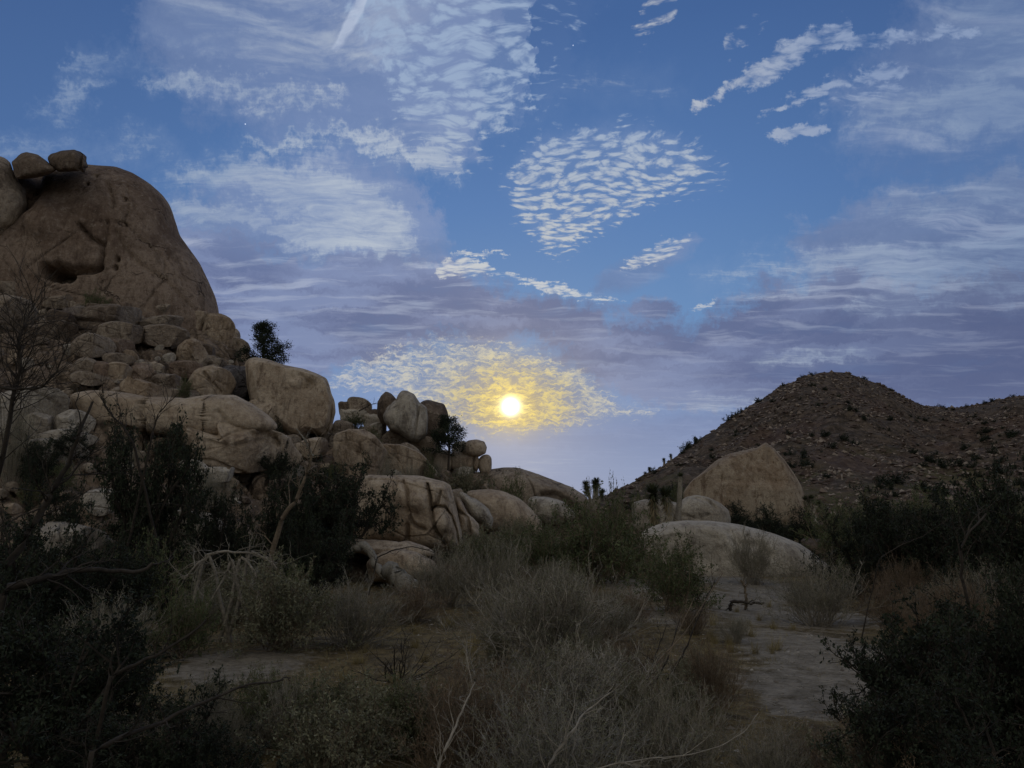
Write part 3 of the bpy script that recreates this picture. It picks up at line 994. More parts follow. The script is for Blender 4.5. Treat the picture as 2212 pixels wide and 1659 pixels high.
rock("balanced_boulder", "egg shaped pale boulder balanced on top of the row of split blocks",
     [(996, 972), (1000, 960), (1012, 951), (1030, 949), (1046, 953), (1052, 966), (1049, 980), (1034, 987), (1014, 987), (1000, 982)],
     60, 1.3, O_, "boulder", res=(70, 50), p=.75, amp=.03, seed=17)
for (lab, x0, y0, x1, y1, sd) in (("leftmost pale block in the split row below the balanced boulder", 938, 975, 974, 1022, 18), ("widest pale block in the split row, directly under the balanced boulder", 975, 977, 1023, 1016, 19),
                                  ("narrow upright sliver between two blocks of the split row", 1022, 985, 1035, 1018, 20), ("rightmost tall block ending the split row against the sky", 1034, 984, 1061, 1024, 21)):
    rock("split_block", lab, lumpy(x0, y0, x1, y1, sd, 4.0, jag=.04), 60.5, 1.3, O_, "rock block", res=(60, 40), p=.5, amp=.04, seed=sd)

rock("granite_outcrop", "big grooved elephant like granite outcrop with vertical clefts left of centre",
     [(785, 1030), (800, 1026), (830, 1028), (872, 1027), (907, 1028), (936, 1035), (961, 1041), (972, 1048), (978, 1069), (983, 1087), (990, 1116), (998, 1150), (1000, 1185),
      (960, 1196), (900, 1190), (820, 1180), (770, 1175), (760, 1100)],
     39, 4.2, O_, "rock outcrop", centre=(885, 1105), res=(220, 140), p=.48, amp=.04, seed=22, joint=(3.2, .05, .16), facets=((0, -.45, 1, .80), (-.5, -1, .1, .85)),
     cuts=(([(870, 1040), (880, 1065), (884, 1110), (890, 1130), (905, 1140), (917, 1143)], .10, .35), ([(922, 1045), (929, 1075), (930, 1100), (935, 1122), (945, 1150), (960, 1175)], .08, .7),
           ([(930, 1100), (940, 1093), (960, 1095), (975, 1115), (985, 1145), (990, 1175)], .07, .5), ([(951, 1062), (945, 1085), (935, 1095)], .08, .3),
           ([(970, 1050), (976, 1080), (985, 1110)], .12, .4), ([(880, 1135), (879, 1165)], .12, .4)),
     bulge=((900, 1085, 20, .35), (958, 1130, 22, .5)))
rock("rock_flake", "narrow rounded rock flake leaning on the right of the grooved outcrop", [(981, 1073), (990, 1071), (1000, 1080), (1012, 1110), (1034, 1130), (1040, 1165), (990, 1165), (986, 1110)],
     38.5, 1.3, O_, "rock flake", res=(70, 50), amp=.06, seed=23, cuts=(([(992, 1105), (1010, 1118), (1015, 1150)], .08, .3),))
rock("rock_slab", "pale sloping slab with rubble edge beside the grooved outcrop", [(985, 1062), (995, 1057), (1010, 1066), (1032, 1080), (1055, 1098), (1068, 1120), (1060, 1150), (1020, 1120)],
     41, 1.3, G_, "rock slab", res=(60, 40), amp=.09, seed=24)
rock("rock_slab", "long rounded slab sloping right below the bushes on the ledge", [(1003, 1062), (1030, 1056), (1062, 1056), (1090, 1062), (1122, 1076), (1150, 1100), (1170, 1122), (1172, 1160), (1100, 1170), (1040, 1150)],
     46, 3, O_, "rock slab", res=(90, 60), amp=.04, seed=25, facets=((0.2, -.6, 1, .75),))
rock("far_rock_ramp", "wide smooth granite ramp sloping down to the gap in the middle of the skyline",
     [(1040, 1018), (1058, 1013), (1085, 1010), (1115, 1009), (1140, 1016), (1164, 1024), (1200, 1038), (1234, 1051), (1262, 1067), (1276, 1085), (1270, 1120), (1150, 1140), (1030, 1110)],
     64, 6, W_, "rock ramp", centre=(1150, 1080), res=(160, 80), p=.6, amp=.03, seed=26, joint=(5.0, .10, .25), facets=((.1, -.5, 1, .78),),
     cuts=(([(1150, 1030), (1175, 1038), (1215, 1052)], .25, .3), ([(1174, 1072), (1200, 1070), (1225, 1085), (1236, 1098)], .35, .8)))
rock("rock_slab", "low cap of brown rock on the crest of the smooth ramp", [(1076, 1013), (1090, 1008), (1110, 1008), (1130, 1013), (1160, 1022), (1166, 1030), (1120, 1026)],
     62, 1.5, D_, "rock slab", res=(50, 30), seed=27)
rock("rock_slab", "pale lobe of granite at the foot of the smooth ramp, above the green bushes", [(1140, 1078), (1155, 1070), (1185, 1074), (1215, 1082), (1240, 1102), (1245, 1125), (1180, 1140), (1140, 1120)],
     55, 2.4, G_, "rock slab", res=(70, 40), seed=28, amp=.04)

rock("pyramid_boulder", "huge pyramid shaped pale orange boulder standing before the far hill",
     [(1476, 1062), (1493, 1039), (1521, 1018), (1548, 994), (1575, 980), (1611, 972), (1634, 967), (1655, 955), (1667, 964), (1680, 978), (1694, 992), (1706, 1008), (1718, 1026), (1733, 1053), (1740, 1077),
      (1747, 1102), (1744, 1140), (1700, 1165), (1560, 1150), (1480, 1110)],
     74, 6.5, "granite_stained", "boulder", centre=(1625, 1070), res=(170, 110), p=.5, amp=.03, seed=30, facets=((.10, -.85, .38, .70), (-.8, -1, .3, .82), (.9, -.8, .1, .82)),
     cuts=(([(1660, 962), (1664, 985), (1662, 1000)], .22, .35), ([(1560, 1035), (1600, 1040), (1650, 1036), (1690, 1042)], .3, .15)))
rock("boulder", "pale rounded boulder with a slab cap below the pyramid boulder", [(1462, 1090), (1480, 1074), (1505, 1069), (1530, 1074), (1556, 1087), (1574, 1102), (1580, 1122), (1572, 1170), (1500, 1190), (1462, 1165)],
     58, 2.4, G_, res=(80, 50), p=.6, seed=31, cuts=(([(1500, 1074), (1530, 1082), (1548, 1098)], .12, .3), ([(1470, 1112), (1500, 1118), (1530, 1112)], .1, .2)))
rock("rock_slab", "low pale grey slab behind the shaggy yucca trunks", [(1364, 1086), (1390, 1078), (1430, 1079), (1466, 1086), (1480, 1110), (1474, 1180), (1400, 1185), (1366, 1140)],
     60, 3, G_, "rock slab", res=(70, 40), p=.6, seed=32)
rock("whaleback_boulder", "long low whaleback granite boulder in the middle ground right of centre",
     [(1385, 1150), (1395, 1142), (1415, 1135), (1442, 1127), (1480, 1124), (1534, 1125), (1570, 1129), (1602, 1134), (1640, 1144), (1671, 1152), (1700, 1163), (1725, 1173), (1748, 1188), (1768, 1203), (1788, 1219),
      (1806, 1236), (1790, 1262), (1650, 1285), (1500, 1285), (1400, 1250), (1375, 1190)],
     39, 4.2, G_, "boulder", centre=(1580, 1215), res=(220, 100), p=.58, amp=.025, seed=33, facets=((-.05, -.42, 1, .80), (-.2, -1, -.1, .86)),
     cuts=(([(1580, 1150), (1600, 1175), (1640, 1180), (1665, 1200)], .22, .25), ([(1450, 1160), (1500, 1150), (1560, 1165)], .25, .14)),
     bulge=((1616, 1157, 3, -.3), (1530, 1190, 40, -.35)))
rock("boulder", "low brown boulder tucked behind the right end of the whaleback", [(1722, 1168), (1740, 1160), (1775, 1162), (1810, 1175), (1845, 1200), (1870, 1235), (1860, 1262), (1790, 1250)],
     46, 2.6, D_, res=(70, 44), seed=34)
rock("boulder", "small pale boulder at the right foot of the pyramid boulder", lumpy(1738, 1108, 1770, 1190, 35), 70, 1.2, G_, res=(36, 24), seed=35)
rock("rock_ledge", "flat pale ledge of bedrock in front of the grooved outcrop", [(735, 1166), (745, 1159), (790, 1162), (840, 1168), (860, 1170), (880, 1166), (905, 1172), (930, 1181), (945, 1200), (900, 1215), (800, 1205), (750, 1190)],
     33, 2.4, O_, "rock ledge", res=(100, 50), p=.55, amp=.07, seed=36, facets=((0, -.4, 1, .6),))
rock("rock_ledge", "low smooth ledge beside the pale fallen trunk", [(790, 1215), (806, 1200), (830, 1190), (870, 1185), (900, 1192), (940, 1210), (950, 1245), (880, 1262), (800, 1260)],
     31, 2.0, O_, "rock ledge", res=(80, 50), p=.6, amp=.05, seed=37)


# ---- rocks that lie on the slope: box in pixels, base set on the terrain
def on_slope(name, label, x0, y0, x1, y1, mat=W_, cat="boulder", seed=0, sq=2.8, rot=0, dY=0.0, dep=0.72, p=.42, jag=.17, amp=.075, res=None, skew=0, cuts=(), group=None, facets=None):
    h = hit((x0 + x1) / 2, min(y1 - (y1 - y0) * .12, y1))
    w = (x1 - x0) * h.y / FPX
    x0, x1, y0, y1 = x0 - (x1 - x0) * .12, x1 + (x1 - x0) * .12, y0 - (y1 - y0) * .03, y1 + (y1 - y0) * .08
    hh = (y1 - y0) * h.y / FPX
    depth = dep * min(w, hh * 1.7)
    Y = h.y + dY * .3 + depth * .25
    y1b = y1 + (y1 - y0) * .10
    px = max(x1 - x0, y1 - y0)
    if res is None:
        res = (int(min(max(px * 1.15, 22), 120)), int(min(max(px * .72, 14), 76)))
    sz_ = min(w, hh)
    if mat == G_ and y1 < 870 and cat != "stone":
        mat = (W_, "granite_brown", O_)[seed % 3]
    rs = random.Random(seed)
    if facets is None:
        facets = []
        for i in range(9):        # broken faces all round the front and top
            az_ = math.radians(-80 + 160 * (i % 5) / 4 + rs.uniform(-22, 22))
            el_ = math.radians((-12, 48)[i // 5] + rs.uniform(-18, 18))
            facets.append((math.sin(az_) * math.cos(el_), -math.cos(az_) * math.cos(el_), math.sin(el_), rs.uniform(.56, .80)))
        facets.append((rs.uniform(-.2, .2), -.1, 1, rs.uniform(.7, .9)))
    return rock(name, label, lumpy(x0, y0, x1, y1b, seed, sq, rot, jag, skew=skew), Y, depth, mat, cat, group=group, res=res, p=p, amp=amp, seed=seed, facets=facets, cuts=cuts,
                joint=(max(w, hh) * .62, max(w, hh) * .022, sz_ * .075) if px > 40 else None)


SLOPE_ROCKS = [
    # name, label, x0,y0,x1,y1, material, category, options
    ("rock_ledge", "topmost curved ledge at the left edge, left of the dark cave", -60, 535, 84, 572, G_, "rock ledge", dict(sq=3, rot=-8, dY=-1)),
    ("rock_ledge", "middle curved ledge at the left edge, level with the dark cave", -60, 566, 92, 594, W_, "rock ledge", dict(sq=3, rot=-10, dY=-2)),
    ("rock_ledge", "lower curved ledge at the left edge, just below the dark cave", -60, 588, 88, 616, W_, "rock ledge", dict(sq=3, rot=-6, dY=-3)),
    ("rock_ledge", "flat ledge at the left edge above the bare twigs", -60, 612, 96, 642, W_, "rock ledge", dict(sq=3.2, dY=-3.5)),
    ("rock_wedge", "small wedge of rock in the right corner of the dark cave", 166, 586, 222, 608, W_, "rock wedge", dict(sq=2.4, rot=6, dY=-2)),
    ("rock_slab", "long rounded slab under the dark cave", 92, 610, 256, 652, W_, "rock slab", dict(sq=3.2, rot=-4, dY=-3, cuts=(([(100, 632), (180, 636), (250, 640)], .2, .35),))),
    ("boulder", "rounded bulge of rock above the shrub on the dome's foot", 236, 578, 316, 622, W_, "boulder", dict(sq=2.4, rot=-8, dY=-2.2)),
    ("rock_slab", "double tongued slab directly left of the shrub on the dome's foot", 246, 617, 362, 662, O_, "rock slab", dict(sq=3, rot=-5, dY=-3.5, cuts=(([(262, 646), (320, 640), (352, 646)], .2, .6),))),
    ("rock_slab", "thin worn slab above a dark gap near the left edge", 96, 640, 170, 662, W_, "rock slab", dict(sq=3, dY=-3.5)),
    ("boulder", "small pale knob among the ledges left of the stacked blocks", 253, 654, 282, 678, G_, "boulder", dict(sq=2.2, dY=-4)),
    ("rock_block", "upper flat topped block of the stacked pile below the dome", 293, 660, 376, 690, W_, "rock block", dict(sq=4, rot=6, dY=-4, p=.45)),
    ("rock_block", "second block of the stacked pile, under the flat topped one", 296, 684, 378, 712, W_, "rock block", dict(sq=4, rot=4, dY=-4, p=.45)),
    ("rock_block", "thin capping block over the pale square block below the dome", 376, 656, 424, 680, W_, "rock block", dict(sq=4, rot=5, dY=-3, p=.45)),
    ("rock_block", "pale square block with dark hollow beneath, below the dome's right side", 378, 676, 443, 718, O_, "rock block", dict(sq=4.2, dY=-4, p=.42)),
    ("rock_block", "large squared block sticking out over a deep dark recess", 303, 706, 392, 742, W_, "rock block", dict(sq=4.2, rot=-3, dY=-5.5, p=.42)),
    ("boulder", "round brown block at the foot of the dome's right edge", 442, 684, 497, 742, O_, "boulder", dict(sq=3.2, dY=-3)),
    ("boulder", "small brown block stepping down right of the round one", 490, 708, 517, 742, W_, "boulder", dict(sq=3, dY=-1.5)),
    ("boulder", "rounded block under the stepping block at the skyline", 486, 728, 534, 772, W_, "boulder", dict(sq=3, rot=-30, dY=-2)),
    ("boulder", "reddish egg shaped boulder just above the corner of the square block", 505, 754, 536, 794, O_, "boulder", dict(sq=2.5, dY=-1.5)),
    ("boulder", "leaning pale boulder in the dark hollow under the stacked blocks", 388, 735, 442, 790, G_, "boulder", dict(sq=3, rot=-35, dY=-3.5)),
    ("boulder", "small round boulder beside the leaning pale one", 434, 744, 462, 772, D_, "boulder", dict(dY=-2)),
    ("boulder", "weathered wide ledge of rock on the left slope above the twiggy tree", 149, 664, 292, 712, W_, "rock ledge", dict(sq=3, rot=3, dY=-4, cuts=(([(160, 690), (230, 692), (290, 686)], .15, .4),))),
    ("boulder", "brown cracked rock at the left end of the wide ledge", 104, 672, 156, 716, D_, "boulder", dict(sq=2.8, dY=-4)),
    ("boulder", "sloping brown rock near the left edge below the ledges", 52, 694, 150, 736, W_, "boulder", dict(sq=2.6, rot=8, dY=-4)),
    ("boulder", "worn rock at the left edge beside the twiggy tree", -40, 650, 60, 712, W_, "boulder", dict(sq=2.6, dY=-4)),
    ("rock_wedge", "long wedge slab pointing left under the wide ledge", 208, 702, 308, 736, W_, "rock wedge", dict(sq=2.6, rot=-4, dY=-4.5)),
    ("boulder", "squarish rock left of the small fallen stones", 158, 724, 232, 766, G_, "boulder", dict(sq=3, dY=-4)),
    ("boulder", "pale rock right of the squarish one on the left slope", 228, 732, 286, 764, G_, "boulder", dict(sq=2.6, dY=-4)),
    ("rock_block", "flat topped rock with a shadowed notch on the left slope", 226, 762, 284, 788, W_, "rock block", dict(sq=3.6, dY=-4)),
    ("rock_block", "left block of three in a row above the smooth apron", 160, 772, 210, 812, G_, "rock block", dict(sq=3.4, dY=-4)),
    ("rock_block", "middle block of three in a row above the smooth apron", 206, 778, 232, 816, G_, "rock block", dict(sq=3.6, dY=-4)),
    ("rock_block", "right block of three in a row above the smooth apron", 228, 786, 284, 824, G_, "rock block", dict(sq=3.4, rot=-8, dY=-4)),
    ("rock_slab", "thin pale shelf under the row of three blocks", 156, 804, 224, 826, G_, "rock slab", dict(sq=3, rot=-6, dY=-4)),
    ("boulder", "pale upright rounded rock at the bend of the curved slab", 280, 792, 328, 838, G_, "boulder", dict(sq=2.6, dY=-4)),
    ("rock_slab", "long curved pale slab sweeping right toward the round boulder", 262, 828, 366, 858, G_, "rock slab", dict(sq=2.6, rot=-18, dY=-4.5)),
    ("rock_slab", "thin tail of the curved slab reaching under the round boulder", 340, 842, 424, 860, G_, "rock slab", dict(sq=2.6, dY=-4)),
    ("boulder", "pinkish rock behind the tail of the curved slab", 328, 808, 390, 842, W_, "boulder", dict(sq=2.6, rot=-10, dY=-3)),
    ("boulder", "large round cracked boulder in the middle of the rocky slope", 413, 796, 498, 852, O_, "boulder", dict(sq=2.5, dY=-5, cuts=(([(440, 806), (452, 822), (474, 846)], .14, .4),), dep=.8)),
    ("boulder", "pale flat rock above the large round cracked boulder", 438, 772, 486, 802, G_, "boulder", dict(sq=2.6, rot=-8, dY=-3)),
    ("boulder", "whitish broken rock left above the round cracked boulder", 372, 778, 426, 808, G_, "boulder", dict(sq=2.6, dY=-3)),
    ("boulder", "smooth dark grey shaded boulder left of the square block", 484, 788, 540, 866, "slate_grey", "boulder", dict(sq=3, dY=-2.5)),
    ("rock_slab", "narrow split slab wedged under the left edge of the square block", 534, 866, 604, 922, O_, "rock slab", dict(sq=2.4, rot=-38, dY=-1.0)),
    ("boulder", "dome shaped pale rock at the left edge behind the dead branches", -30, 842, 134, 912, G_, "boulder", dict(sq=2.4, dY=-3)),
    ("boulder", "low whitish rock at the left edge under the dome shaped one", -40, 878, 66, 928, G_, "boulder", dict(sq=2.4, dY=-5)),
    ("boulder", "smooth sloping rock right of the low whitish one", 56, 898, 128, 942, G_, "boulder", dict(sq=2.4, rot=-12, dY=-4.5)),
    ("boulder", "oval pale boulder with a dark hollow at its left", 120, 892, 190, 938, G_, "boulder", dict(sq=2.4, dY=-3)),
    ("rock_slab", "cracked pale slab below the oval boulder", 96, 928, 190, 966, G_, "rock slab", dict(sq=2.6, dY=-4)),
    ("rock_slab", "long lichen spotted slab low on the left slope", 14, 950, 168, 1008, G_, "rock slab", dict(sq=3, rot=-4, dY=-4)),
    ("boulder", "small pale boulder just above the dark oak foliage", 328, 888, 354, 914, O_, "boulder", dict(dY=-3)),
    ("rock_slab", "pinkish lower slab beneath the smooth apron, right end", 376, 914, 606, 1004, O_, "rock slab", dict(sq=2.8, rot=-6, dY=-3, cuts=(([(540, 938), (570, 934), (590, 944)], .2, .5), ([(545, 952), (575, 950), (596, 958)], .2, .5)))),
    ("boulder", "small round stone at the lower right of the pinkish slab", 508, 958, 534, 990, O_, "boulder", dict(dY=-4)),
    ("boulder", "orange boulder under the left side of the square block", 640, 948, 706, 984, O_, "boulder", dict(sq=2.6, dY=-4)),
    ("boulder", "rounded boulder propping the square block's right foot", 686, 938, 736, 966, W_, "boulder", dict(sq=2.5, dY=-3)),
    ("boulder", "tilted boulder right of the square block's foot", 719, 914, 760, 946, W_, "boulder", dict(sq=3, rot=-15, dY=-2)),
    ("overhang_boulder", "great rounded boulder with a shaded overhang in the middle of the slope", 728, 938, 822, 1012, O_, "boulder", dict(sq=2.5, rot=-22, dY=-4, dep=.8)),
    ("rock_slab", "long pale slab sloping down right from the overhang boulder", 808, 968, 916, 1032, O_, "rock slab", dict(sq=2.7, rot=-24, dY=-4.5)),
    ("rock_slab", "shadowed slab behind the long pale sloping slab", 850, 962, 912, 1000, W_, "rock slab", dict(sq=2.8, rot=-28, dY=-2.5)),
    ("boulder", "wedge topped boulder below the pinnacle's right foot", 887, 944, 938, 986, O_, "boulder", dict(sq=3.2, rot=-20, dY=-3)),
    ("boulder", "rounded boulder at the foot of the pinnacle, split in two", 829, 930, 882, 970, W_, "boulder", dict(sq=2.8, rot=-20, dY=-3)),
    ("boulder", "small stone leaning on the split rounded boulder", 832, 940, 866, 966, O_, "boulder", dict(dY=-4)),
    ("boulder", "egg shaped boulder on the skyline left of the pinnacle", 752, 858, 796, 894, W_, "boulder", dict(sq=2.4, rot=-25, dY=0)),
    ("boulder", "dark round boulder on the skyline right of the square block", 730, 868, 764, 894, D_, "boulder", dict(dY=0)),
    ("boulder", "pale flat stone under the skyline boulders", 737, 884, 790, 908, G_, "boulder", dict(sq=2.5, rot=-6, dY=-1.5)),
    ("boulder", "sloping pale stone right of the flat one", 784, 892, 824, 922, G_, "boulder", dict(sq=2.6, rot=-22, dY=-1.5)),
    ("boulder", "low dark stone in the notch left of the pinnacle", 792, 884, 820, 906, D_, "boulder", dict(dY=0)),
    ("boulder", "flat pale stone left of the pinnacle's foot", 799, 914, 836, 936, G_, "boulder", dict(rot=-4, dY=-2)),
    ("boulder", "small pale stone under the flat one at the pinnacle's foot", 804, 936, 826, 950, G_, "boulder", dict(dY=-3)),
    ("boulder", "tiny white stone in the scrub between block and pinnacle", 766, 928, 790, 944, G_, "boulder", dict(dY=-3)),
    ("boulder", "small squarish stone under the egg shaped skyline pair", 812, 950, 836, 968, D_, "boulder", dict(dY=-3)),
    ("boulder", "pale stone behind the balanced boulder's left side", 978, 956, 1008, 980, G_, "boulder", dict(dY=0)),
    ("boulder", "low white stone in the bushes under the split row", 984, 1008, 1026, 1028, G_, "boulder", dict(dY=-3)),
    ("boulder", "small pale stone left of the ledge bushes", 905, 1000, 934, 1030, O_, "boulder", dict(dY=-3)),
    ("boulder", "whitish broken rock showing through the oak foliage", 395, 996, 452, 1042, G_, "boulder", dict(jag=.2, dY=-3)),
    ("boulder", "second whitish rock showing through the foliage, lower right", 440, 1010, 500, 1036, G_, "boulder", dict(jag=.2, dY=-4)),
    ("boulder", "pale stone above the tall dead trunk", 600, 1000, 650, 1030, G_, "boulder", dict(jag=.15, dY=-3)),
    ("boulder", "cream coloured rock in the dark hollow at left", 180, 1060, 256, 1100, G_, "boulder", dict(jag=.2, dY=-3)),
    ("boulder", "long smooth bluish slab low on the left behind dead branches", 298, 1104, 470, 1200, G_, "boulder", dict(sq=2.3, dY=-1.5)),
    ("boulder", "mottled boulder low at the far left behind dead branches", 60, 1130, 240, 1250, G_, "boulder", dict(sq=2.3, dY=-1.5)),
    ("boulder", "rounded dim boulder between the two low left ones", 215, 1120, 330, 1215, D_, "boulder", dict(sq=2.3, dY=0)),
]
rock("rock_apron", "wide smooth pinkish apron of bedrock crossing the left slope",
     [(150, 850), (200, 838), (270, 845), (320, 856), (400, 860), (450, 852), (505, 852), (545, 872), (575, 892), (600, 914), (596, 930), (540, 946), (470, 950), (367, 945), (250, 935), (160, 915)],
     hit(390, 925).y + .5, 3.5, O_, "bedrock", centre=(390, 900), res=(230, 90), p=.6, amp=.05, seed=41, joint=(3.4, .10, .35), facets=((0, -.6, 1, .55),), cuts=(([(300, 870), (302, 905)], .1, .3), ([(470, 890), (500, 925), (530, 935)], .15, .25)))
for i, r_ in enumerate(SLOPE_ROCKS):
    on_slope(*r_[:8], seed=100 + i, **r_[8])

# rubble: stones nobody could tell apart, still one object each
rs = random.Random(5)
cells = [(288, 770, 372, 808, 16), (96, 620, 300, 760, 26), (-40, 720, 160, 900, 26), (150, 740, 420, 850, 22), (700, 880, 830, 960, 16), (380, 760, 520, 800, 8), (820, 950, 960, 1030, 10), (560, 930, 740, 1020, 14),
         (0, 960, 300, 1120, 22), (300, 960, 620, 1100, 26), (-40, 640, 100, 740, 8), (1060, 1040, 1250, 1110, 8), (900, 1030, 1100, 1080, 8)]
k = 0
for (x0, y0, x1, y1, n) in cells:
    for j in range(n):
        cx, cy = rs.uniform(x0, x1), rs.uniform(y0, y1)
        w = rs.uniform(10, 34)
        hgt = w * rs.uniform(.45, .8)
        on_slope("stone", "small broken stone lying among the boulders of the left slope", cx - w / 2, cy - hgt / 2, cx + w / 2, cy + hgt / 2,
                 rs.choice([W_, G_, O_, D_, W_]), "stone", seed=400 + k, sq=rs.uniform(2.2, 3.4), rot=rs.uniform(-25, 25), jag=.16, dY=rs.uniform(-1.5, -.3), group="small stones scattered on the rocky slope")
        k += 1

# ---------------------------------------------------------------- plants
def leafmat(name, c1, c2, rough=0.8):
    def build(N):
        p = N.new("ShaderNodeNewGeometry").outputs["Position"]
        r = N.new("ShaderNodeObjectInfo").outputs["Random"]
        a = N.noise(p, 1.7, 3, 0.6)
        b = N.noise(p, 16.0, 2, 0.6)
        f = N.ss(N.m("ADD", N.m("MULTIPLY", a, .5), N.m("MULTIPLY", b, .5)), 0.36, 0.64)
        col = N.mix(f, c1, c2)
        return N.mix(N.m("MULTIPLY", r, 0.35), col, c1), None, 0
    return material(name, build, rough, 0.2)


P_ = {
    "bark_grey": leafmat("twig_grey", lin(118, 110, 96), lin(168, 158, 140)),
    "bark_dark": leafmat("twig_dark", lin(44, 39, 33), lin(72, 64, 54)),
    "bark_pale": leafmat("twig_bleached", lin(112, 106, 94), lin(152, 145, 130)),
    "bark_brown": leafmat("twig_brown", lin(94, 82, 66), lin(138, 122, 100)),
    "leaf_grey": leafmat("leaf_grey_green", lin(98, 98, 75), lin(138, 134, 106)),
    "leaf_green": leafmat("leaf_creosote", lin(70, 78, 50), lin(108, 114, 76)),
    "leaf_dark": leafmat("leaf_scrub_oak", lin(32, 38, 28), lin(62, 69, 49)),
    "leaf_red": leafmat("leaf_dry_buckwheat", lin(104, 84, 64), lin(138, 114, 88)),
    "straw": leafmat("dry_grass", lin(124, 110, 72), lin(166, 150, 104)),
    "yucca": leafmat("yucca_blade", lin(64, 72, 50), lin(100, 102, 72)),
    "yucca_dead": leafmat("yucca_thatch", lin(112, 100, 74), lin(150, 136, 104)),
    "lichen": leafmat("leaf_yellowish", lin(96, 96, 52), lin(128, 124, 72)),
}


def unit(v):
    return v / (np.linalg.norm(v, axis=-1, keepdims=True) + 1e-9)


def grow(rg, O, D, L, k, curl=.25, lift=0.0, pull=None):
    """n curved shoots: origins O, directions D, lengths L -> points (n, k, 3)"""
    n = len(O)
    P = np.zeros((n, k, 3))
    P[:, 0] = O
    d = unit(D)
    st = (L / (k - 1))[:, None]
    for i in range(1, k):
        d = d + rg.normal(size=(n, 3)) * curl
        d[:, 2] += lift
        d = unit(d)
        P[:, i] = P[:, i - 1] + d * st
    return P


def sprout(rg, P, m, t0=.25, t1=1.0, spread=.9, up=.0):
    """m side shoots from each shoot: origins and directions"""
    n, k, _ = P.shape
    t = rg.uniform(t0, t1, size=(n, m)) * (k - 1)
    i = np.clip(t.astype(int), 0, k - 2)
    f = (t - i)[..., None]
    idx = np.arange(n)[:, None]
    O = P[idx, i] * (1 - f) + P[idx, i + 1] * f
    T = unit(P[idx, i + 1] - P[idx, i])
    D = T + rg.normal(size=T.shape) * spread * .6
    D[..., 2] += up
    return O.reshape(-1, 3), unit(D).reshape(-1, 3), (t / (k - 1)).reshape(-1)


def tubes(P, r0, r1, s=3):
    n, k, _ = P.shape
    T = np.zeros_like(P)
    T[:, 1:-1] = P[:, 2:] - P[:, :-2]
    T[:, 0] = P[:, 1] - P[:, 0]
    T[:, -1] = P[:, -1] - P[:, -2]
    T = unit(T)
    ref = np.where(np.abs(T[..., 2:3]) > .9, np.array([1., 0, 0]), np.array([0, 0, 1.]))
    A = unit(np.cross(T, ref))
    B = np.cross(T, A)
    R = (np.asarray(r0).reshape(-1, 1) * (1 - np.linspace(0, 1, k)) + np.asarray(r1).reshape(-1, 1) * np.linspace(0, 1, k))
    R = np.broadcast_to(R, (n, k))
    if s == 2:
        V = np.stack([P - A * R[..., None], P + A * R[..., None]], 2)
        base = (np.arange(n) * k * 2)[:, None]
        j = np.arange(k - 1)[None, :] * 2
        q = np.stack([base + j, base + j + 1, base + j + 3, base + j + 2], -1).reshape(-1, 4)
        return V.reshape(-1, 3), q
    ang = np.arange(s) * 2 * np.pi / s
    V = P[:, :, None] + R[:, :, None, None] * (A[:, :, None] * np.cos(ang)[None, None, :, None] + B[:, :, None] * np.sin(ang)[None, None, :, None])
    base = (np.arange(n) * k * s)[:, None, None]
    j = (np.arange(k - 1) * s)[None, :, None]
    a = np.arange(s)[None, None, :]
    a2 = (a + 1) % s
    q = np.stack([base + j + a, base + j + a2, base + j + s + a2, base + j + s + a], -1).reshape(-1, 4)
    return V.reshape(-1, 3), q


def leaves(rg, C, size, longness=1.7, D=None):
    n = len(C)
    a = unit(rg.normal(size=(n, 3))) if D is None else unit(D + rg.normal(size=(n, 3)) * .5)
    b = unit(np.cross(a, rg.normal(size=(n, 3))))
    s = size * rg.uniform(.6, 1.3, size=(n, 1))
    V = np.stack([C, C + a * s * .5 * longness + b * s * .32, C + a * s * longness, C + a * s * .5 * longness - b * s * .32], 1)
    return V.reshape(-1, 3), (np.arange(n)[:, None] * 4 + np.arange(4)[None, :])


class Acc:
    def __init__(self):
        self.v, self.q, self.n = [], [], 0

    def add(self, vq):
        V, Q = vq
        self.v.append(V)
        self.q.append(Q + self.n)
        self.n += len(V)

    def mesh(self, name, mats, smooth=False):
        return make_mesh(name, np.concatenate(self.v), np.concatenate(self.q), None, mats, smooth=smooth)


def cone_dirs(rg, n, lo, hi):
    az = rg.uniform(0, 2 * np.pi, n)
    t = np.radians(rg.uniform(lo, hi, n))
    return np.stack([np.sin(t) * np.cos(az), np.sin(t) * np.sin(az), np.cos(t)], -1)


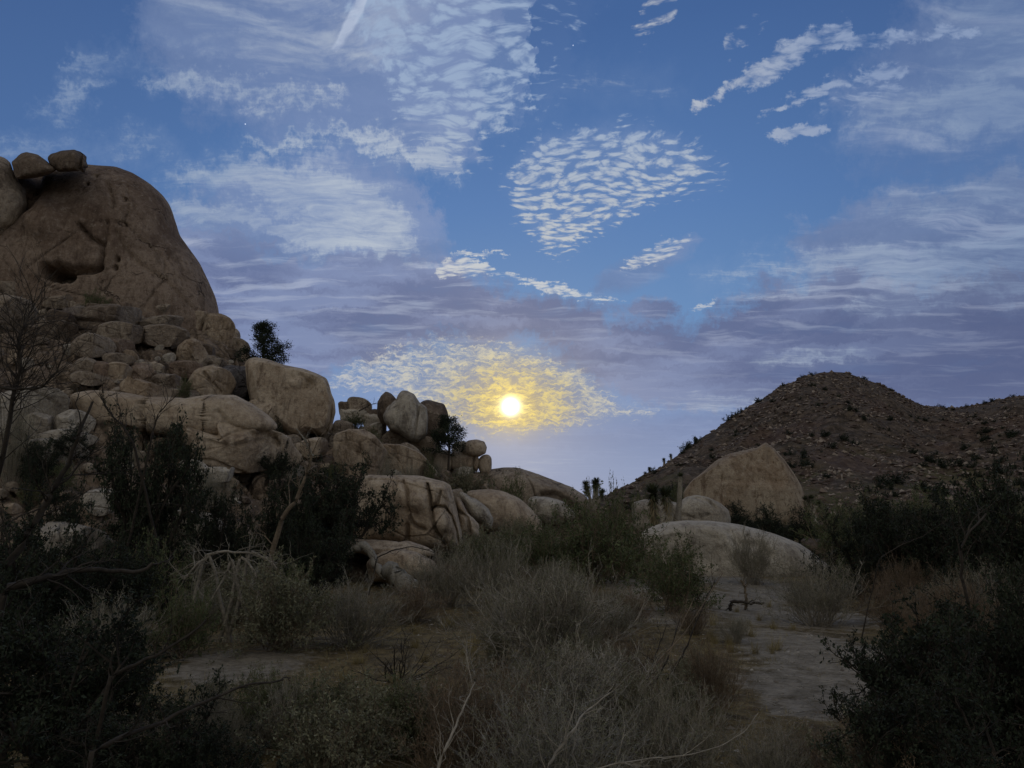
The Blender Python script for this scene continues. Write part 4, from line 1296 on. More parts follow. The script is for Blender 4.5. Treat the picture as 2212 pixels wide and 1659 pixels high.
def shrub_mesh(kind, seed):
    """unit-height shrubs: returns {part: mesh}"""
    rg = np.random.RandomState(seed)
    st, lf, tw = Acc(), Acc(), Acc()
    parts = {}
    if kind in ("brush", "brush_red", "brush_pale"):
        n = 84
        O = np.concatenate([rg.normal(size=(n, 2)) * .10, np.zeros((n, 1)) - .03], 1)
        D = cone_dirs(rg, n, 3, 66)
        D[:, :2] += O[:, :2] * 2
        P = grow(rg, O, D, rg.uniform(.65, 1.1, n), 7, .13, .05)
        st.add(tubes(P, .0075, .002))
        o, d, _ = sprout(rg, P, 6, .25, 1, .75, .18)
        P1 = grow(rg, o, d, rg.uniform(.12, .36, len(o)), 4, .17, .04)
        st.add(tubes(P1, .0032, .0012))
        o, d, _ = sprout(rg, P1, 8, .2, 1, .8, .14)
        P2 = grow(rg, o, d, rg.uniform(.05, .17, len(o)), 3, .2)
        tw.add(tubes(P2, .0020, .0010, 2))
        o, d, _ = sprout(rg, P2, 3, .2, 1, 1.2)
        lf.add(leaves(rg, o, .0105, 2.2))
        bark = {"brush": "bark_grey", "brush_red": "bark_brown", "brush_pale": "bark_pale"}[kind]
        leaf = {"brush": "leaf_grey", "brush_red": "leaf_red", "brush_pale": "leaf_grey"}[kind]
    elif kind in ("creosote", "greybush"):
        n = 44
        O = np.concatenate([rg.normal(size=(n, 2)) * .09, np.zeros((n, 1)) - .03], 1)
        D = cone_dirs(rg, n, 5, 76)
        P = grow(rg, O, D, rg.uniform(.6, 1.05, n), 7, .17, .04)
        st.add(tubes(P, .010, .003))
        o, d, _ = sprout(rg, P, 7, .25, 1, 1.0, .15)
        P1 = grow(rg, o, d, rg.uniform(.14, .40, len(o)), 4, .22, .03)
        st.add(tubes(P1, .004, .0015))
        o, d, _ = sprout(rg, P1, 7, .2, 1, 1.1, .1)
        P2 = grow(rg, o, d, rg.uniform(.05, .15, len(o)), 3, .25)
        tw.add(tubes(P2, .0021, .001, 2))
        o, d, _ = sprout(rg, P2, 5, .1, 1, 1.6)
        lf.add(leaves(rg, o, .025, 1.6))
        bark, leaf = "bark_brown", ("leaf_green" if kind == "creosote" else "leaf_grey")
    elif kind == "oak":
        n = 11
        O = np.concatenate([rg.normal(size=(n, 2)) * .05, np.zeros((n, 1)) - .03], 1)
        D = cone_dirs(rg, n, 8, 80)
        P = grow(rg, O, D, rg.uniform(.6, .95, n), 8, .20, .05)
        st.add(tubes(P, .026, .008, 5))
        o, d, _ = sprout(rg, P, 9, .3, 1, 1.2, .12)
        P1 = grow(rg, o, d, rg.uniform(.20, .42, len(o)), 5, .28, .03)
        st.add(tubes(P1, .009, .003))
        o, d, _ = sprout(rg, P1, 9, .25, 1, 1.3, .08)
        P2 = grow(rg, o, d, rg.uniform(.07, .20, len(o)), 4, .3)
        st.add(tubes(P2, .0035, .0014))
        o, d, _ = sprout(rg, P2, 7, .1, 1, 1.4)
        P3 = grow(rg, o, d, rg.uniform(.03, .07, len(o)), 2, .3)
        tw.add(tubes(P3, .0014, .0009, 2))
        o, d, _ = sprout(rg, P3, 3, .1, 1, 2.0)
        o = o + rg.normal(size=o.shape) * .006
        keep = fbm(o * 5.5 + seed, 2, .5, seed) > -.30
        lf.add(leaves(rg, o[keep], .023, 1.35))
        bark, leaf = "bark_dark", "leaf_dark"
    elif kind == "bare":
        n = 16
        O = np.concatenate([rg.normal(size=(n, 2)) * .04, np.zeros((n, 1)) - .03], 1)
        D = cone_dirs(rg, n, 8, 68)
        P = grow(rg, O, D, rg.uniform(.6, 1.1, n), 8, .16, .05)
        st.add(tubes(P, .015, .003, 4))
        o, d, _ = sprout(rg, P, 5, .25, .95, .9, .1)
        P1 = grow(rg, o, d, rg.uniform(.15, .40, len(o)), 5, .2, .03)
        st.add(tubes(P1, .005, .0018))
        o, d, _ = sprout(rg, P1, 5, .2, 1, 1.0)
        P2 = grow(rg, o, d, rg.uniform(.05, .16, len(o)), 3, .25)
        tw.add(tubes(P2, .0024, .001, 2))
        bark, leaf = "bark_dark", None
    elif kind == "hillshrub":
        n = 9
        O = np.concatenate([rg.normal(size=(n, 2)) * .12, np.zeros((n, 1)) - .05], 1)
        D = cone_dirs(rg, n, 5, 75)
        P = grow(rg, O, D, rg.uniform(.5, .95, n), 4, .2, .05)
        st.add(tubes(P, .02, .008))
        o, d, _ = sprout(rg, P, 14, .2, 1, 1.3)
        o = o + rg.normal(size=o.shape) * .07
        o, d = np.repeat(o, 4, 0) + rg.normal(size=(len(o) * 4, 3)) * .05, None
        o[:, 2] = np.abs(o[:, 2])
        lf.add(leaves(rg, o, .10, 1.2))
        bark, leaf = "bark_dark", "leaf_dark"
    elif kind == "grass":
        n = 110
        O = np.concatenate([rg.normal(size=(n, 2)) * .16, np.zeros((n, 1)) - .02], 1)
        D = cone_dirs(rg, n, 5, 55)
        P = grow(rg, O, D, rg.uniform(.5, 1.1, n), 5, .14, -.06)
        st.add(tubes(P, .009, .002, 2))
        parts["blades"] = st.mesh("blades", [P_["straw"]])
        return parts
    parts["branches"] = st.mesh("branches", [P_[bark]])
    if tw.n:
        parts["twigs"] = tw.mesh("twigs", [P_[bark]])
    if lf.n:
        parts["foliage"] = lf.mesh("foliage", [P_[leaf]])
    return parts


LIB = {}
for kd, cnt in (("brush", 3), ("brush_red", 2), ("brush_pale", 1), ("creosote", 3), ("greybush", 2), ("oak", 3), ("bare", 3), ("hillshrub", 4), ("grass", 3)):
    LIB[kd] = [shrub_mesh(kd, 50 + 10 * i + len(kd)) for i in range(cnt)]
# green and grey relatives share shapes but not leaf colour
_cnt = {}


def root_empty(name, loc, label, cat, group=None, rotz=0.0, scale=(1, 1, 1)):
    e = bpy.data.objects.new(name, None)
    COL.objects.link(e)
    e.empty_display_size = .2
    e.location = loc
    e.rotation_euler = (0, 0, rotz)
    e.scale = scale
    return tag(e, label, cat, group)


def put_shrub(name, label, kind, loc, width, height, group=None, cat="shrub", rs=random, tilt=(0, 0), variant=None):
    lib = LIB[kind]
    v = lib[(variant if variant is not None else rs.randrange(len(lib))) % len(lib)]
    base_w = {"oak": 1.35, "hillshrub": 1.3, "grass": .9}.get(kind, 1.35)
    if id(v) not in _cnt:
        co = []
        for me in v.values():
            a = np.zeros(len(me.vertices) * 3, np.float32)
            me.vertices.foreach_get("co", a)
            co.append(a.reshape(-1, 3))
        co = np.concatenate(co)
        _cnt[id(v)] = (float(np.percentile(co[:, 2], 98.5)), float(np.percentile(np.hypot(co[:, 0], co[:, 1]), 96)) * 2)
    uh, uw = _cnt[id(v)]
    sw, sh = width / uw, height / uh
    e = root_empty(name, loc, label, cat, group, rs.uniform(0, 6.28), (sw, sw, sh))
    e.rotation_euler = (tilt[0], tilt[1], e.rotation_euler[2])
    for pn, me in v.items():
        o = bpy.data.objects.new(pn, me)
        COL.objects.link(o)
        o.parent = e
        if pn != "branches":
            o["kind"] = "stuff"
    return e


def shrub(name, label, kind, cx, base, top, w, dY=0.0, **kw):
    h = hit(cx, base)
    Y = h.y + dY
    x = h.x / h.y * Y
    z = float(z_top(np.array([x]), np.array([Y]))[0])
    hh = at(cx, top, Y).z - z
    return put_shrub(name, label, kind, (x, Y, z), w * Y / FPX, max(hh, .15), **kw)


RS = random.Random(77)
SHRUBS = [
    # ---- foreground
    ("brush", "tall grey twiggy brush in the centre foreground with upright stems", "brush", 1190, 1440, 1228, 400, {}),
    ("brush", "wide grey brown brush below the tall central one, tops reaching mid frame", "brush", 1215, 1610, 1385, 470, {}),
    ("brush", "dark foreground brush left of centre at the bottom edge", "greybush", 720, 1700, 1480, 330, {}),
    ("brush", "reddish dry brush at the right side of the central thicket by the path", "brush_red", 1530, 1545, 1390, 170, {}),
    ("brush", "low dark brush at the bottom edge, between thicket and path", "brush", 1470, 1700, 1480, 300, {}),
    ("brush", "brown brush at the centre bottom edge behind the bleached twigs", "brush_red", 1010, 1690, 1440, 330, {}),
    ("brush", "grey branchy brush at the bottom centre of the frame", "brush_pale", 1190, 1790, 1500, 520, {}),
    ("brush", "grey green bush left of centre in front of the dead tangle", "greybush", 610, 1405, 1222, 290, {}),
    ("brush", "darker rounded bush left of the grassy clearing", "brush", 755, 1395, 1250, 240, {}),
    ("brush", "small rusty brush behind the grassy clearing", "brush_red", 880, 1345, 1262, 190, {}),
    ("dead_shrub", "small black bare shrub fanning out in the grassy clearing", "bare", 868, 1475, 1372, 240, {}),
    ("brush", "dark low brush beside the pale fallen stump", "brush", 965, 1312, 1190, 200, {}),
    ("brush", "grey brush rising right of the dark brush by the stump", "brush", 1080, 1320, 1168, 190, {}),
    ("brush", "pale grey brush under the foot of the grooved outcrop", "greybush", 1040, 1262, 1150, 170, {}),
    ("creosote_bush", "broad green creosote bush in the middle, below the skyline yucca", "creosote", 1290, 1262, 1082, 250, {}),
    ("creosote_bush", "green bush left of the broad creosote, before the sloping slab", "creosote", 1165, 1270, 1130, 190, {}),
    ("creosote_bush", "leaning green bush right of centre beside the white sand", "creosote", 1455, 1322, 1175, 225, {}),
    ("creosote_bush", "green bush filling the gap between broad creosote and whaleback", "creosote", 1375, 1250, 1150, 130, {}),
    ("brush", "thin dark brush standing in front of the whaleback boulder", "brush", 1628, 1262, 1150, 120, {}),
    ("brush", "wide grey brush on dark stems beyond the path", "brush", 1770, 1352, 1215, 230, {}),
    ("brush", "low brush at the left end of the whaleback boulder", "greybush", 1440, 1230, 1165, 90, {}),
    ("brush", "brown brush right of the wide one beyond the path", "brush_red", 1935, 1350, 1245, 190, {}),
    ("brush", "rusty brush at the right edge in the middle distance", "brush_red", 2050, 1400, 1270, 260, {}),
    ("brush", "small reddish tuft of brush by the left side of the path", "brush_red", 1500, 1370, 1310, 110, {}),
    ("brush", "low dark brush closing the lower end of the sandy clearing, left one", "brush", 1660, 1720, 1570, 230, {}),
    ("brush", "low reddish brush closing the lower end of the sandy clearing, middle one", "brush_red", 1770, 1700, 1585, 220, {}),
    ("brush", "low dark brush closing the lower end of the sandy clearing, right one", "greybush", 1880, 1740, 1560, 240, {}),
    ("brush", "small brush tuft on the left rim of the sandy clearing", "brush", 1590, 1390, 1330, 90, {}),
    # ---- right side thicket
    ("scrub_oak", "dark scrub oak at the right edge, tallest of the right thicket", "oak", 2150, 1345, 1040, 330, {}),
    ("scrub_oak", "dark green scrub oak left of the tallest one in the right thicket", "oak", 1985, 1300, 1078, 270, {}),
    ("scrub_oak", "low dark oak between the brown boulder and the right thicket", "oak", 1880, 1280, 1118, 200, {}),
    ("creosote_bush", "dim green bush behind the right end of the whaleback", "creosote", 1815, 1215, 1090, 170, {}),
    ("creosote_bush", "dull green bush at the right foot of the pyramid boulder", "creosote", 1880, 1180, 1075, 160, {}),
    ("creosote_bush", "olive bush in the far right thicket under the hill", "creosote", 2010, 1190, 1068, 170, {}),
    ("creosote_bush", "olive bush at the far right edge under the hill", "creosote", 2140, 1195, 1060, 190, {}),
    ("scrub_oak", "dark bush before the pyramid boulder, left one", "oak", 1600, 1168, 1092, 130, {}),
    ("scrub_oak", "dark bush before the pyramid boulder, middle one", "oak", 1668, 1182, 1098, 130, {}),
    ("scrub_oak", "dark bush before the pyramid boulder, right one", "oak", 1742, 1198, 1104, 140, {}),
    # ---- near dark masses: very dark oak foliage stands in for lens vignetting
    ("scrub_oak", "big vignette black oak bush in the right foreground reaching the frame edge", "oak", 2110, 1690, 1340, 460, {}),
    ("scrub_oak", "vignette black low oak bush in the right foreground next to the path", "oak", 1960, 1620, 1400, 240, {}),
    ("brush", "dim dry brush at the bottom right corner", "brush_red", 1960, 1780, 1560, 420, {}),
    ("scrub_oak", "vignette black oak bush filling the bottom left corner", "oak", 60, 1740, 1330, 520, {}),
    ("scrub_oak", "vignette black oak bush right of the bottom left corner one", "oak", 330, 1760, 1500, 330, {}),
    ("scrub_oak", "dim oak bush at the left edge, mid height", "oak", 20, 1420, 1130, 330, {}),
    ("brush", "olive lichen coloured brush in the dark left foreground", "creosote", 385, 1420, 1265, 170, {}),
    ("brush", "dim brush between the dark left bushes", "brush", 230, 1440, 1290, 230, {}),
    # ---- oaks of the left middle ground
    ("scrub_oak", "tall dark scrub oak before the left slope with twigs above its crown", "oak", 300, 1290, 925, 240, {}),
    ("scrub_oak", "dark rounded scrub oak left of the grooved outcrop", "oak", 725, 1240, 1010, 230, {}),
    ("scrub_oak", "dark scrub oak around the tall dead trunk", "oak", 600, 1262, 1030, 190, {}),
    ("scrub_oak", "scrub oak with green crown over the bluish slab", "oak", 470, 1285, 1075, 190, {}),
    ("scrub_oak", "small leafy oak spilling over the left of the grooved outcrop", "oak", 812, 1180, 1060, 70, {}),
    ("scrub_oak", "dark oak at the left edge above the mottled boulder", "oak", 100, 1240, 1050, 160, {}),
    ("scrub_oak", "green low oak under the rounded one, behind the grey green bush", "oak", 660, 1300, 1130, 210, {}),
    # ---- on the slope and skyline
    ("shrub", "dark shrub in the crease at the right foot of the dome", "creosote", 350, 654, 600, 80, dict(dY=-6)),
    ("shrub", "dark shrub hanging on the ledge below the cave", "creosote", 204, 664, 632, 60, dict(dY=-5)),
    ("shrub", "round black green shrub under the left corner of the square block", "oak", 602, 968, 918, 70, dict(dY=-5)),
    ("shrub", "grey green scrub among the small stones right of the square block", "creosote", 765, 930, 895, 70, dict(dY=-3)),
    ("shrub", "grey green scrub lower among the stones below the pinnacle", "creosote", 800, 962, 926, 60, dict(dY=-3)),
    ("shrub", "dark brush growing on the overhang boulder's right side", "brush", 838, 1026, 985, 60, dict(dY=-5)),
    ("shrub", "low brush on the long pale sloping slab", "brush", 888, 1028, 1002, 60, dict(dY=-5)),
    ("shrub", "wide grey bush on the ledge above the grooved outcrop", "greybush", 1005, 1065, 1015, 120, dict(dY=-3)),
    ("shrub", "dark green bush on the ledge right of the wide grey one", "creosote", 1105, 1085, 1032, 90, dict(dY=-4)),
    ("shrub", "tiny bush on the crest under the balanced boulder", "creosote", 930, 1030, 990, 40, dict(dY=-4)),
    ("shrub", "dark low shrubs left of the round cracked boulder", "creosote", 400, 842, 815, 34, dict(dY=-3)),
    ("shrub", "dark scrub in front of the leaf edge ledges at far left", "brush", 40, 925, 878, 90, dict(dY=-6)),
    ("shrub", "grey green bush on the skyline beside the far yucca, left one", "creosote", 1335, 1115, 1062, 80, dict(dY=-40)),
    ("shrub", "grey green bush on the skyline at the foot of the hill", "creosote", 1395, 1118, 1066, 90, dict(dY=-40)),
    ("shrub", "dull bush at the base of the hill left of the pyramid boulder", "creosote", 1470, 1108, 1048, 90, dict(dY=-30)),
    ("shrub", "small bush in the gap at the lowest point of the skyline", "greybush", 1275, 1112, 1072, 60, dict(dY=-30)),
]
for row in SHRUBS:
    shrub(row[0], row[1], *row[2:7], rs=RS, **row[7])

# ---------------------------------------------------------------- fillers of the plain
BARE = [(1590, 1880, 1300, 1560), (790, 1000, 1350, 1480), (380, 640, 1400, 1470), (1290, 1395, 1240, 1275), (1560, 1690, 1245, 1290),
        (800, 1000, 1040, 1160), (745, 940, 1165, 1290), (1000, 1160, 1060, 1120), (1420, 1790, 1130, 1215)]


def blocked(px, py, Y, W, H):
    """would a bush this size stand on or hide an open clearing?"""
    hw, ht = W * FPX / Y * .42, H * FPX / Y * .85
    return any(x0 < px + hw and px - hw < x1 and y0 < py and py - ht < y1 for x0, x1, y0, y1 in BARE)


RF = random.Random(21)
ZONES = [
    # x0, x1, y0, y1, count, kinds, height range (m), label, group
    (960, 1430, 1260, 1420, 24, ("brush", "brush", "greybush", "brush_red"), (.7, 1.3), "knee high grey brush packed into the central thicket", "brush of the central thicket"),
    (900, 1560, 1430, 1640, 26, ("brush", "brush_red", "greybush"), (.45, .8), "low grey brown brush in the centre foreground", "low brush of the centre foreground"),
    (380, 900, 1240, 1360, 20, ("greybush", "brush", "creosote"), (.8, 1.4), "grey green brush between the left oaks and the grassy clearing", "brush left of the clearing"),
    (430, 900, 1490, 1650, 18, ("greybush", "brush", "creosote"), (.4, .75), "dim low brush in the left foreground below the clearing", "low brush of the left foreground"),
    (1020, 1480, 1180, 1262, 22, ("creosote", "greybush", "creosote", "brush"), (1.0, 2.0), "green brush of the belt below the rock ramp", "green brush below the rock ramp"),
    (1830, 2212, 1190, 1290, 20, ("oak", "creosote", "creosote"), (1.6, 3.0), "dark bush of the thicket on the right", "dark bushes of the right thicket"),
    (1700, 2212, 1130, 1190, 22, ("creosote", "greybush"), (1.5, 3.0), "dull green bush on the flat under the hill", "dull bushes under the hill"),
    (1900, 2212, 1290, 1420, 16, ("brush_red", "brush", "oak"), (.8, 1.5), "rusty brown brush in the right middle ground", "rusty brush at right"),
    (0, 330, 1230, 1420, 14, ("oak", "creosote"), (1.2, 2.0), "nearly black bush in the shade at the left", "black bushes at left"),
    (180, 760, 1190, 1260, 14, ("oak", "creosote", "greybush"), (1.0, 2.0), "dark oak brush along the foot of the rocky slope", "oak brush at the foot of the slope"),
    (-20, 620, 990, 1160, 10, ("oak", "creosote", "brush"), (.9, 1.8), "dark shrub rooted between the boulders of the lower left slope", "shrubs on the lower left slope"),
    (620, 1060, 960, 1060, 10, ("creosote", "brush"), (.5, 1.1), "small scrub between boulders right of the square block", "scrub right of the square block"),
]
for (x0, x1, y0, y1, n, kinds, hr, lab, grp) in ZONES:
    for i in range(n):
        for _try in range(20):
            px, py = RF.uniform(x0, x1), RF.uniform(y0, y1)
            h = hit(px, py)
            H = RF.uniform(*hr)
            if not blocked(px, py, h.y, H * 1.4, H):
                break
        else:
            continue
        kd = RF.choice(kinds)
        nm = {"oak": "scrub_oak", "creosote": "creosote_bush"}.get(kd, "brush")
        put_shrub(nm, lab, kd, tuple(h), H * RF.uniform(1.1, 1.7), H, group=grp, rs=RF)
# near, right and left: oak bushes added to blacken the vignetted corners
for (cx, base, top, w, lab) in ((2010, 1560, 1370, 240, "dense bush added for darkness right of the path, mid height"), (2150, 1520, 1300, 300, "dense bush added for darkness at the right edge, upper one"),
                                (2060, 1800, 1470, 420, "dense bush added for darkness at the right edge, near the bottom"), (2260, 1700, 1250, 380, "dense bush added for darkness mostly beyond the right edge"),
                                (150, 1600, 1400, 330, "dense bush added for darkness in the lower left, right of the edge"), (-40, 1560, 1230, 330, "dense bush added for darkness mostly beyond the left edge"),
                                (480, 1800, 1590, 300, "dense bush added for darkness at the bottom edge left of centre"), (210, 1790, 1560, 420, "dense bush added for darkness at the bottom left edge")):
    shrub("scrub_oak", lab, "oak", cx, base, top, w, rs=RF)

# ---------------------------------------------------------------- hill scrub
RH = random.Random(4)
n = 0
while n < 290:
    px, py = RH.uniform(1290, 2240), RH.uniform(815, 1110)
    h = hit(px, py)
    if h.y > 345 or h.y < 104 or float(perlin(np.array([h.x / 19, h.y / 19, .5]), 8)) + RH.uniform(-.25, .35) < 0:
        continue
    H = RH.uniform(.5, 1.5) * (1.0 if RH.random() < .85 else 1.6)
    put_shrub("hill_shrub", "dark rounded shrub dotted over the slope of the far hill", "hillshrub", tuple(h), H * RH.uniform(1.3, 2.3), H, group="dark shrubs on the far hill", rs=RH)
    n += 1
for i in range(22):      # along the crest
    px = RH.uniform(1390, 2212)
    u = ray(px, 900)[0]
    Yr = float(np.interp(u, HU, HY)) - RH.uniform(0, 4)
    x = u * Yr
    z = float(z_hill(np.array([x]), np.array([Yr]))[0])
    H = RH.uniform(.7, 2.0) if px > 1640 else RH.uniform(1.0, 2.4)
    put_shrub("hill_shrub", "dark shrub standing out on the crest line of the far hill", "hillshrub", (x, Yr, z - .1), H * RH.uniform(1.0, 2.2), H, group="shrubs on the hill crest", rs=RH)


# rubble strewn over the hill: past counting
def scatter_stones(name, pts, sizes, mat, seed):
    rg = np.random.RandomState(seed)
    base = np.array([[1, 0, 0], [-1, 0, 0], [0, 1, 0], [0, -1, 0], [0, 0, 1], [0, 0, -1]], float)
    tri = np.array([[0, 2, 4], [2, 1, 4], [1, 3, 4], [3, 0, 4], [2, 0, 5], [1, 2, 5], [3, 1, 5], [0, 3, 5]])
    n = len(pts)
    J = rg.uniform(.55, 1.25, size=(n, 6, 1)) * base[None]
    J = J + rg.normal(size=(n, 6, 3)) * .16
    a = rg.uniform(0, 6.28, n)
    ca, sa = np.cos(a)[:, None], np.sin(a)[:, None]
    X = J[..., 0] * ca - J[..., 1] * sa
    Y = J[..., 0] * sa + J[..., 1] * ca
    S = sizes[:, None]
    V = np.stack([X * S, Y * S * .9, J[..., 2] * S * .62], -1) + pts[:, None, :]
    T = tri[None] + (np.arange(n) * 6)[:, None, None]
    me = make_mesh(name, V.reshape(-1, 3), None, T.reshape(-1, 3), [mat], smooth=False)
    return tag(link(name, me), kind="stuff")


def stone_col(c1, c2, c3):
    def f(N):
        p = N.new("ShaderNodeNewGeometry").outputs["Position"]
        v = N.new("ShaderNodeTexVoronoi")
        N.put(v.inputs["Vector"], p)
        v.inputs["Scale"].default_value = 0.9
        r = N.sep(v.outputs["Color"])[0]
        return N.mix(N.ss(r, 0.55, 0.95), N.mix(r, c1, c2), c3), None, 0
    return f


rg = np.random.RandomState(3)
U = rg.uniform(0.08, 1.05, 34000)
D = rg.uniform(100, 335, 34000)
X = U * D
Z = z_hill(X, D)
sz = (.22 + .8 * rg.uniform(0, 1, 34000) ** 5 + .0012 * D)
patch = fbm(np.stack([X, D, np.zeros_like(X)], -1) / 22, 3, .5, 77) + rg.uniform(-.25, .25, 34000) > -.02
scatter_stones("hill_rubble", np.stack([X, D, Z], -1)[patch], sz[patch],
               material("hill_stone", stone_col(lin(70, 58, 50), lin(112, 96, 84), lin(150, 136, 120))), 5)["label"] = "loose stones strewn over the far hill"


# ---------------------------------------------------------------- dry grass, litter and gravel on the plain
def on_ground(n, seed, y0=3.2, y1=34, u=0.78):
    rg = np.random.RandomState(seed)
    Y = np.exp(rg.uniform(np.log(y0), np.log(y1), n))
    X = rg.uniform(-u, u, n) * Y
    return rg, X, Y, np.maximum(z_ground(X, Y), z_slope(X, Y))


rg, X, Y, Z = on_ground(15000, 8)
f = fbm(np.stack([X, Y, np.zeros_like(X)], -1) / 2.6, 3, .5, 55)
sel = f > -.05
keep = []
from_px = []
e = (Z - CAM_H) / Y
yc = (e * math.cos(PITCH) - math.sin(PITCH)) / (math.cos(PITCH) + e * math.sin(PITCH))
PXg = 1106 + FPX * X / Y * (math.cos(PITCH) - yc * math.sin(PITCH))
PYg = 829.5 - FPX * yc
path = ((PXg > 1540) & (PXg < 1900) & (PYg > 1290) & (PYg < 1600)) | ((PXg > 380) & (PXg < 640) & (PYg > 1400) & (PYg < 1475))
sel &= ~(path & (rg.uniform(0, 1, len(X)) < .72))
X, Y, Z = X[sel], Y[sel], Z[sel]
m = 9
O = np.repeat(np.stack([X, Y, Z - .01], -1), m, 0)
O[:, :2] += rg.normal(size=(len(O), 2)) * .05
Dd = cone_dirs(rg, len(O), 5, 70)
L = rg.uniform(.05, .17, len(O))
Pg = grow(rg, O, Dd, L, 3, .2, -.15)
Vq = tubes(Pg, .0035, .001, 2)
me = make_mesh("dry_grass", Vq[0], Vq[1], None, [P_["straw"]], smooth=False)
tag(link("dry_grass", me), label="short dry grass covering the plain", kind="stuff")

rg, X, Y, Z = on_ground(7000, 9)
az_ = rg.uniform(0, 6.28, len(X))
O = np.stack([X, Y, Z + .008], -1)
Dd = np.stack([np.cos(az_), np.sin(az_), rg.normal(size=len(X)) * .12], -1)
Pg = grow(rg, O, Dd, rg.uniform(.08, .45, len(X)), 4, .18)
Vq = tubes(Pg, .005, .002, 3)
me = make_mesh("twig_litter", Vq[0], Vq[1], None, [P_["bark_grey"]], smooth=False)
tag(link("twig_litter", me), label="fallen grey twigs littering the ground", kind="stuff")

rg, X, Y, Z = on_ground(9000, 10, 3.2, 50)
scatter_stones("gravel", np.stack([X, Y, Z], -1), .008 + .05 * rg.uniform(0, 1, len(X)) ** 5 + .0006 * Y,
               material("gravel_stone", stone_col(lin(110, 100, 88), lin(150, 140, 124), lin(176, 168, 154))), 6)["label"] = "coarse granite gravel on the sandy ground"

# ---------------------------------------------------------------- grass tufts in the clearing
for i in range(46):
    px, py = RF.uniform(720, 1060), RF.uniform(1330, 1520)
    if i > 26:
        px, py = RF.uniform(1480, 1720), RF.uniform(1310, 1420)
    h = hit(px, py)
    H = RF.uniform(.16, .34)
    put_shrub("grass_tuft", "low tuft of dry straw coloured grass on open ground", "grass", tuple(h), H * 1.6, H, group="tufts of dry grass", cat="grass tuft", rs=RF)


# ---------------------------------------------------------------- bare limbs and dead wood
def limb(name, label, pts, r0, r1, mat, cat="branch", twigs=10, tl=.5, seed=1, sub=True, group=None, rough=0.0):
    """a branch through (px, py, distance) points with side twigs"""
    rg = np.random.RandomState(seed)
    Q = np.array([tuple(at(a, b, Y)) for a, b, Y in pts])
    if cat != "log" and Q[0, 1] < 50 and seed != 51:       # grow it out of the ground below its lowest seen point
        gz = float(z_top(Q[0:1, 0], Q[0:1, 1])[0])
        if Q[0, 2] - gz > .12:
            side = -.25 if Q[1, 0] > Q[0, 0] else .25
            hgt = Q[0, 2] - gz
            Q = np.concatenate([[Q[0] + (side * hgt, .15 * hgt, -hgt - .05)], [Q[0] + (side * .45 * hgt, .1 * hgt, -.5 * hgt)], Q])
    # resample smoothly
    k = 22
    t = np.linspace(0, len(Q) - 1, k)
    i = np.clip(t.astype(int), 0, len(Q) - 2)
    f = (t - i)[:, None]
    f = f * f * (3 - 2 * f) * .35 + f * .65
    P = Q[i] * (1 - f) + Q[i + 1] * f
    P[1:-1] += rg.normal(size=(k - 2, 3)) * r0 * .22
    o = P[0].copy()
    P = P - o
    acc, tw = Acc(), Acc()
    acc.add(tubes(P[None], r0, r1, 8))
    e = root_empty(name, tuple(o), label, cat, group)
    if twigs:
        O, Dq, _ = sprout(rg, P[None], twigs, .2, 1.0, 1.1, .15)
        P1 = grow(rg, O, Dq, rg.uniform(.4, 1.0, len(O)) * tl, 6, .24, .03)
        tw.add(tubes(P1, r1 * .8, r1 * .25, 4))
        if sub:
            O, Dq, _ = sprout(rg, P1, 4, .2, 1.0, 1.1, .1)
            P2 = grow(rg, O, Dq, rg.uniform(.15, .5, len(O)) * tl, 4, .26)
            tw.add(tubes(P2, r1 * .35, r1 * .14, 3))
    link("wood", acc.mesh("wood", [P_[mat]], True), parent=e)
    if tw.n:
        tag(link("twigs", tw.mesh("twigs", [P_[mat]], False), parent=e), kind="stuff")
    return e


limb("dead_branch", "thick black dead limb lying level across the dark left side", [(10, 1275, 8.4), (60, 1256, 8.4), (113, 1243, 8.6), (165, 1232, 8.8), (230, 1234, 9), (296, 1236, 9.2), (330, 1216, 9.3)], .055, .018, "bark_dark", twigs=8, tl=.7, seed=2)
limb("dead_branch", "long dark branch rising right across the lower left foreground", [(200, 1620, 4.6), (274, 1588, 4.8), (355, 1556, 5.0), (451, 1512, 5.2), (536, 1480, 5.4), (612, 1468, 5.6)], .020, .006, "bark_dark", twigs=12, tl=.4, seed=3)
limb("dead_branch", "dark branch slanting up right in front of the left pale clearing", [(238, 1460, 6.5), (300, 1432, 6.6), (345, 1412, 6.7), (416, 1368, 6.8), (446, 1338, 6.9)], .022, .008, "bark_dark", twigs=7, tl=.4, seed=4)
limb("dead_branch", "grey branch leaning right at the bottom centre left", [(952, 1635, 4.9), (975, 1590, 5), (998, 1537, 5.1), (1012, 1505, 5.2), (1026, 1474, 5.3)], .012, .004, "bark_grey", twigs=9, tl=.35, seed=6)
limb("dead_branch", "grey branch leaning right at the bottom centre right", [(1180, 1665, 4.7), (1205, 1622, 4.8), (1236, 1580, 4.9), (1266, 1537, 5.1), (1318, 1496, 5.3)], .013, .004, "bark_grey", twigs=12, tl=.4, seed=7)
limb("dead_branch", "thin pale twig arching up at the bottom right of centre", [(1430, 1640, 5), (1500, 1628, 5.1), (1560, 1610, 5.2), (1610, 1580, 5.3), (1638, 1540, 5.4)], .005, .002, "bark_grey", twigs=3, tl=.2, seed=8)
limb("dead_branch", "pale branch reaching right along the bottom edge", [(1230, 1675, 4.6), (1330, 1650, 4.6), (1420, 1636, 4.7), (1480, 1632, 4.7)], .007, .003, "bark_grey", twigs=9, tl=.35, seed=9)
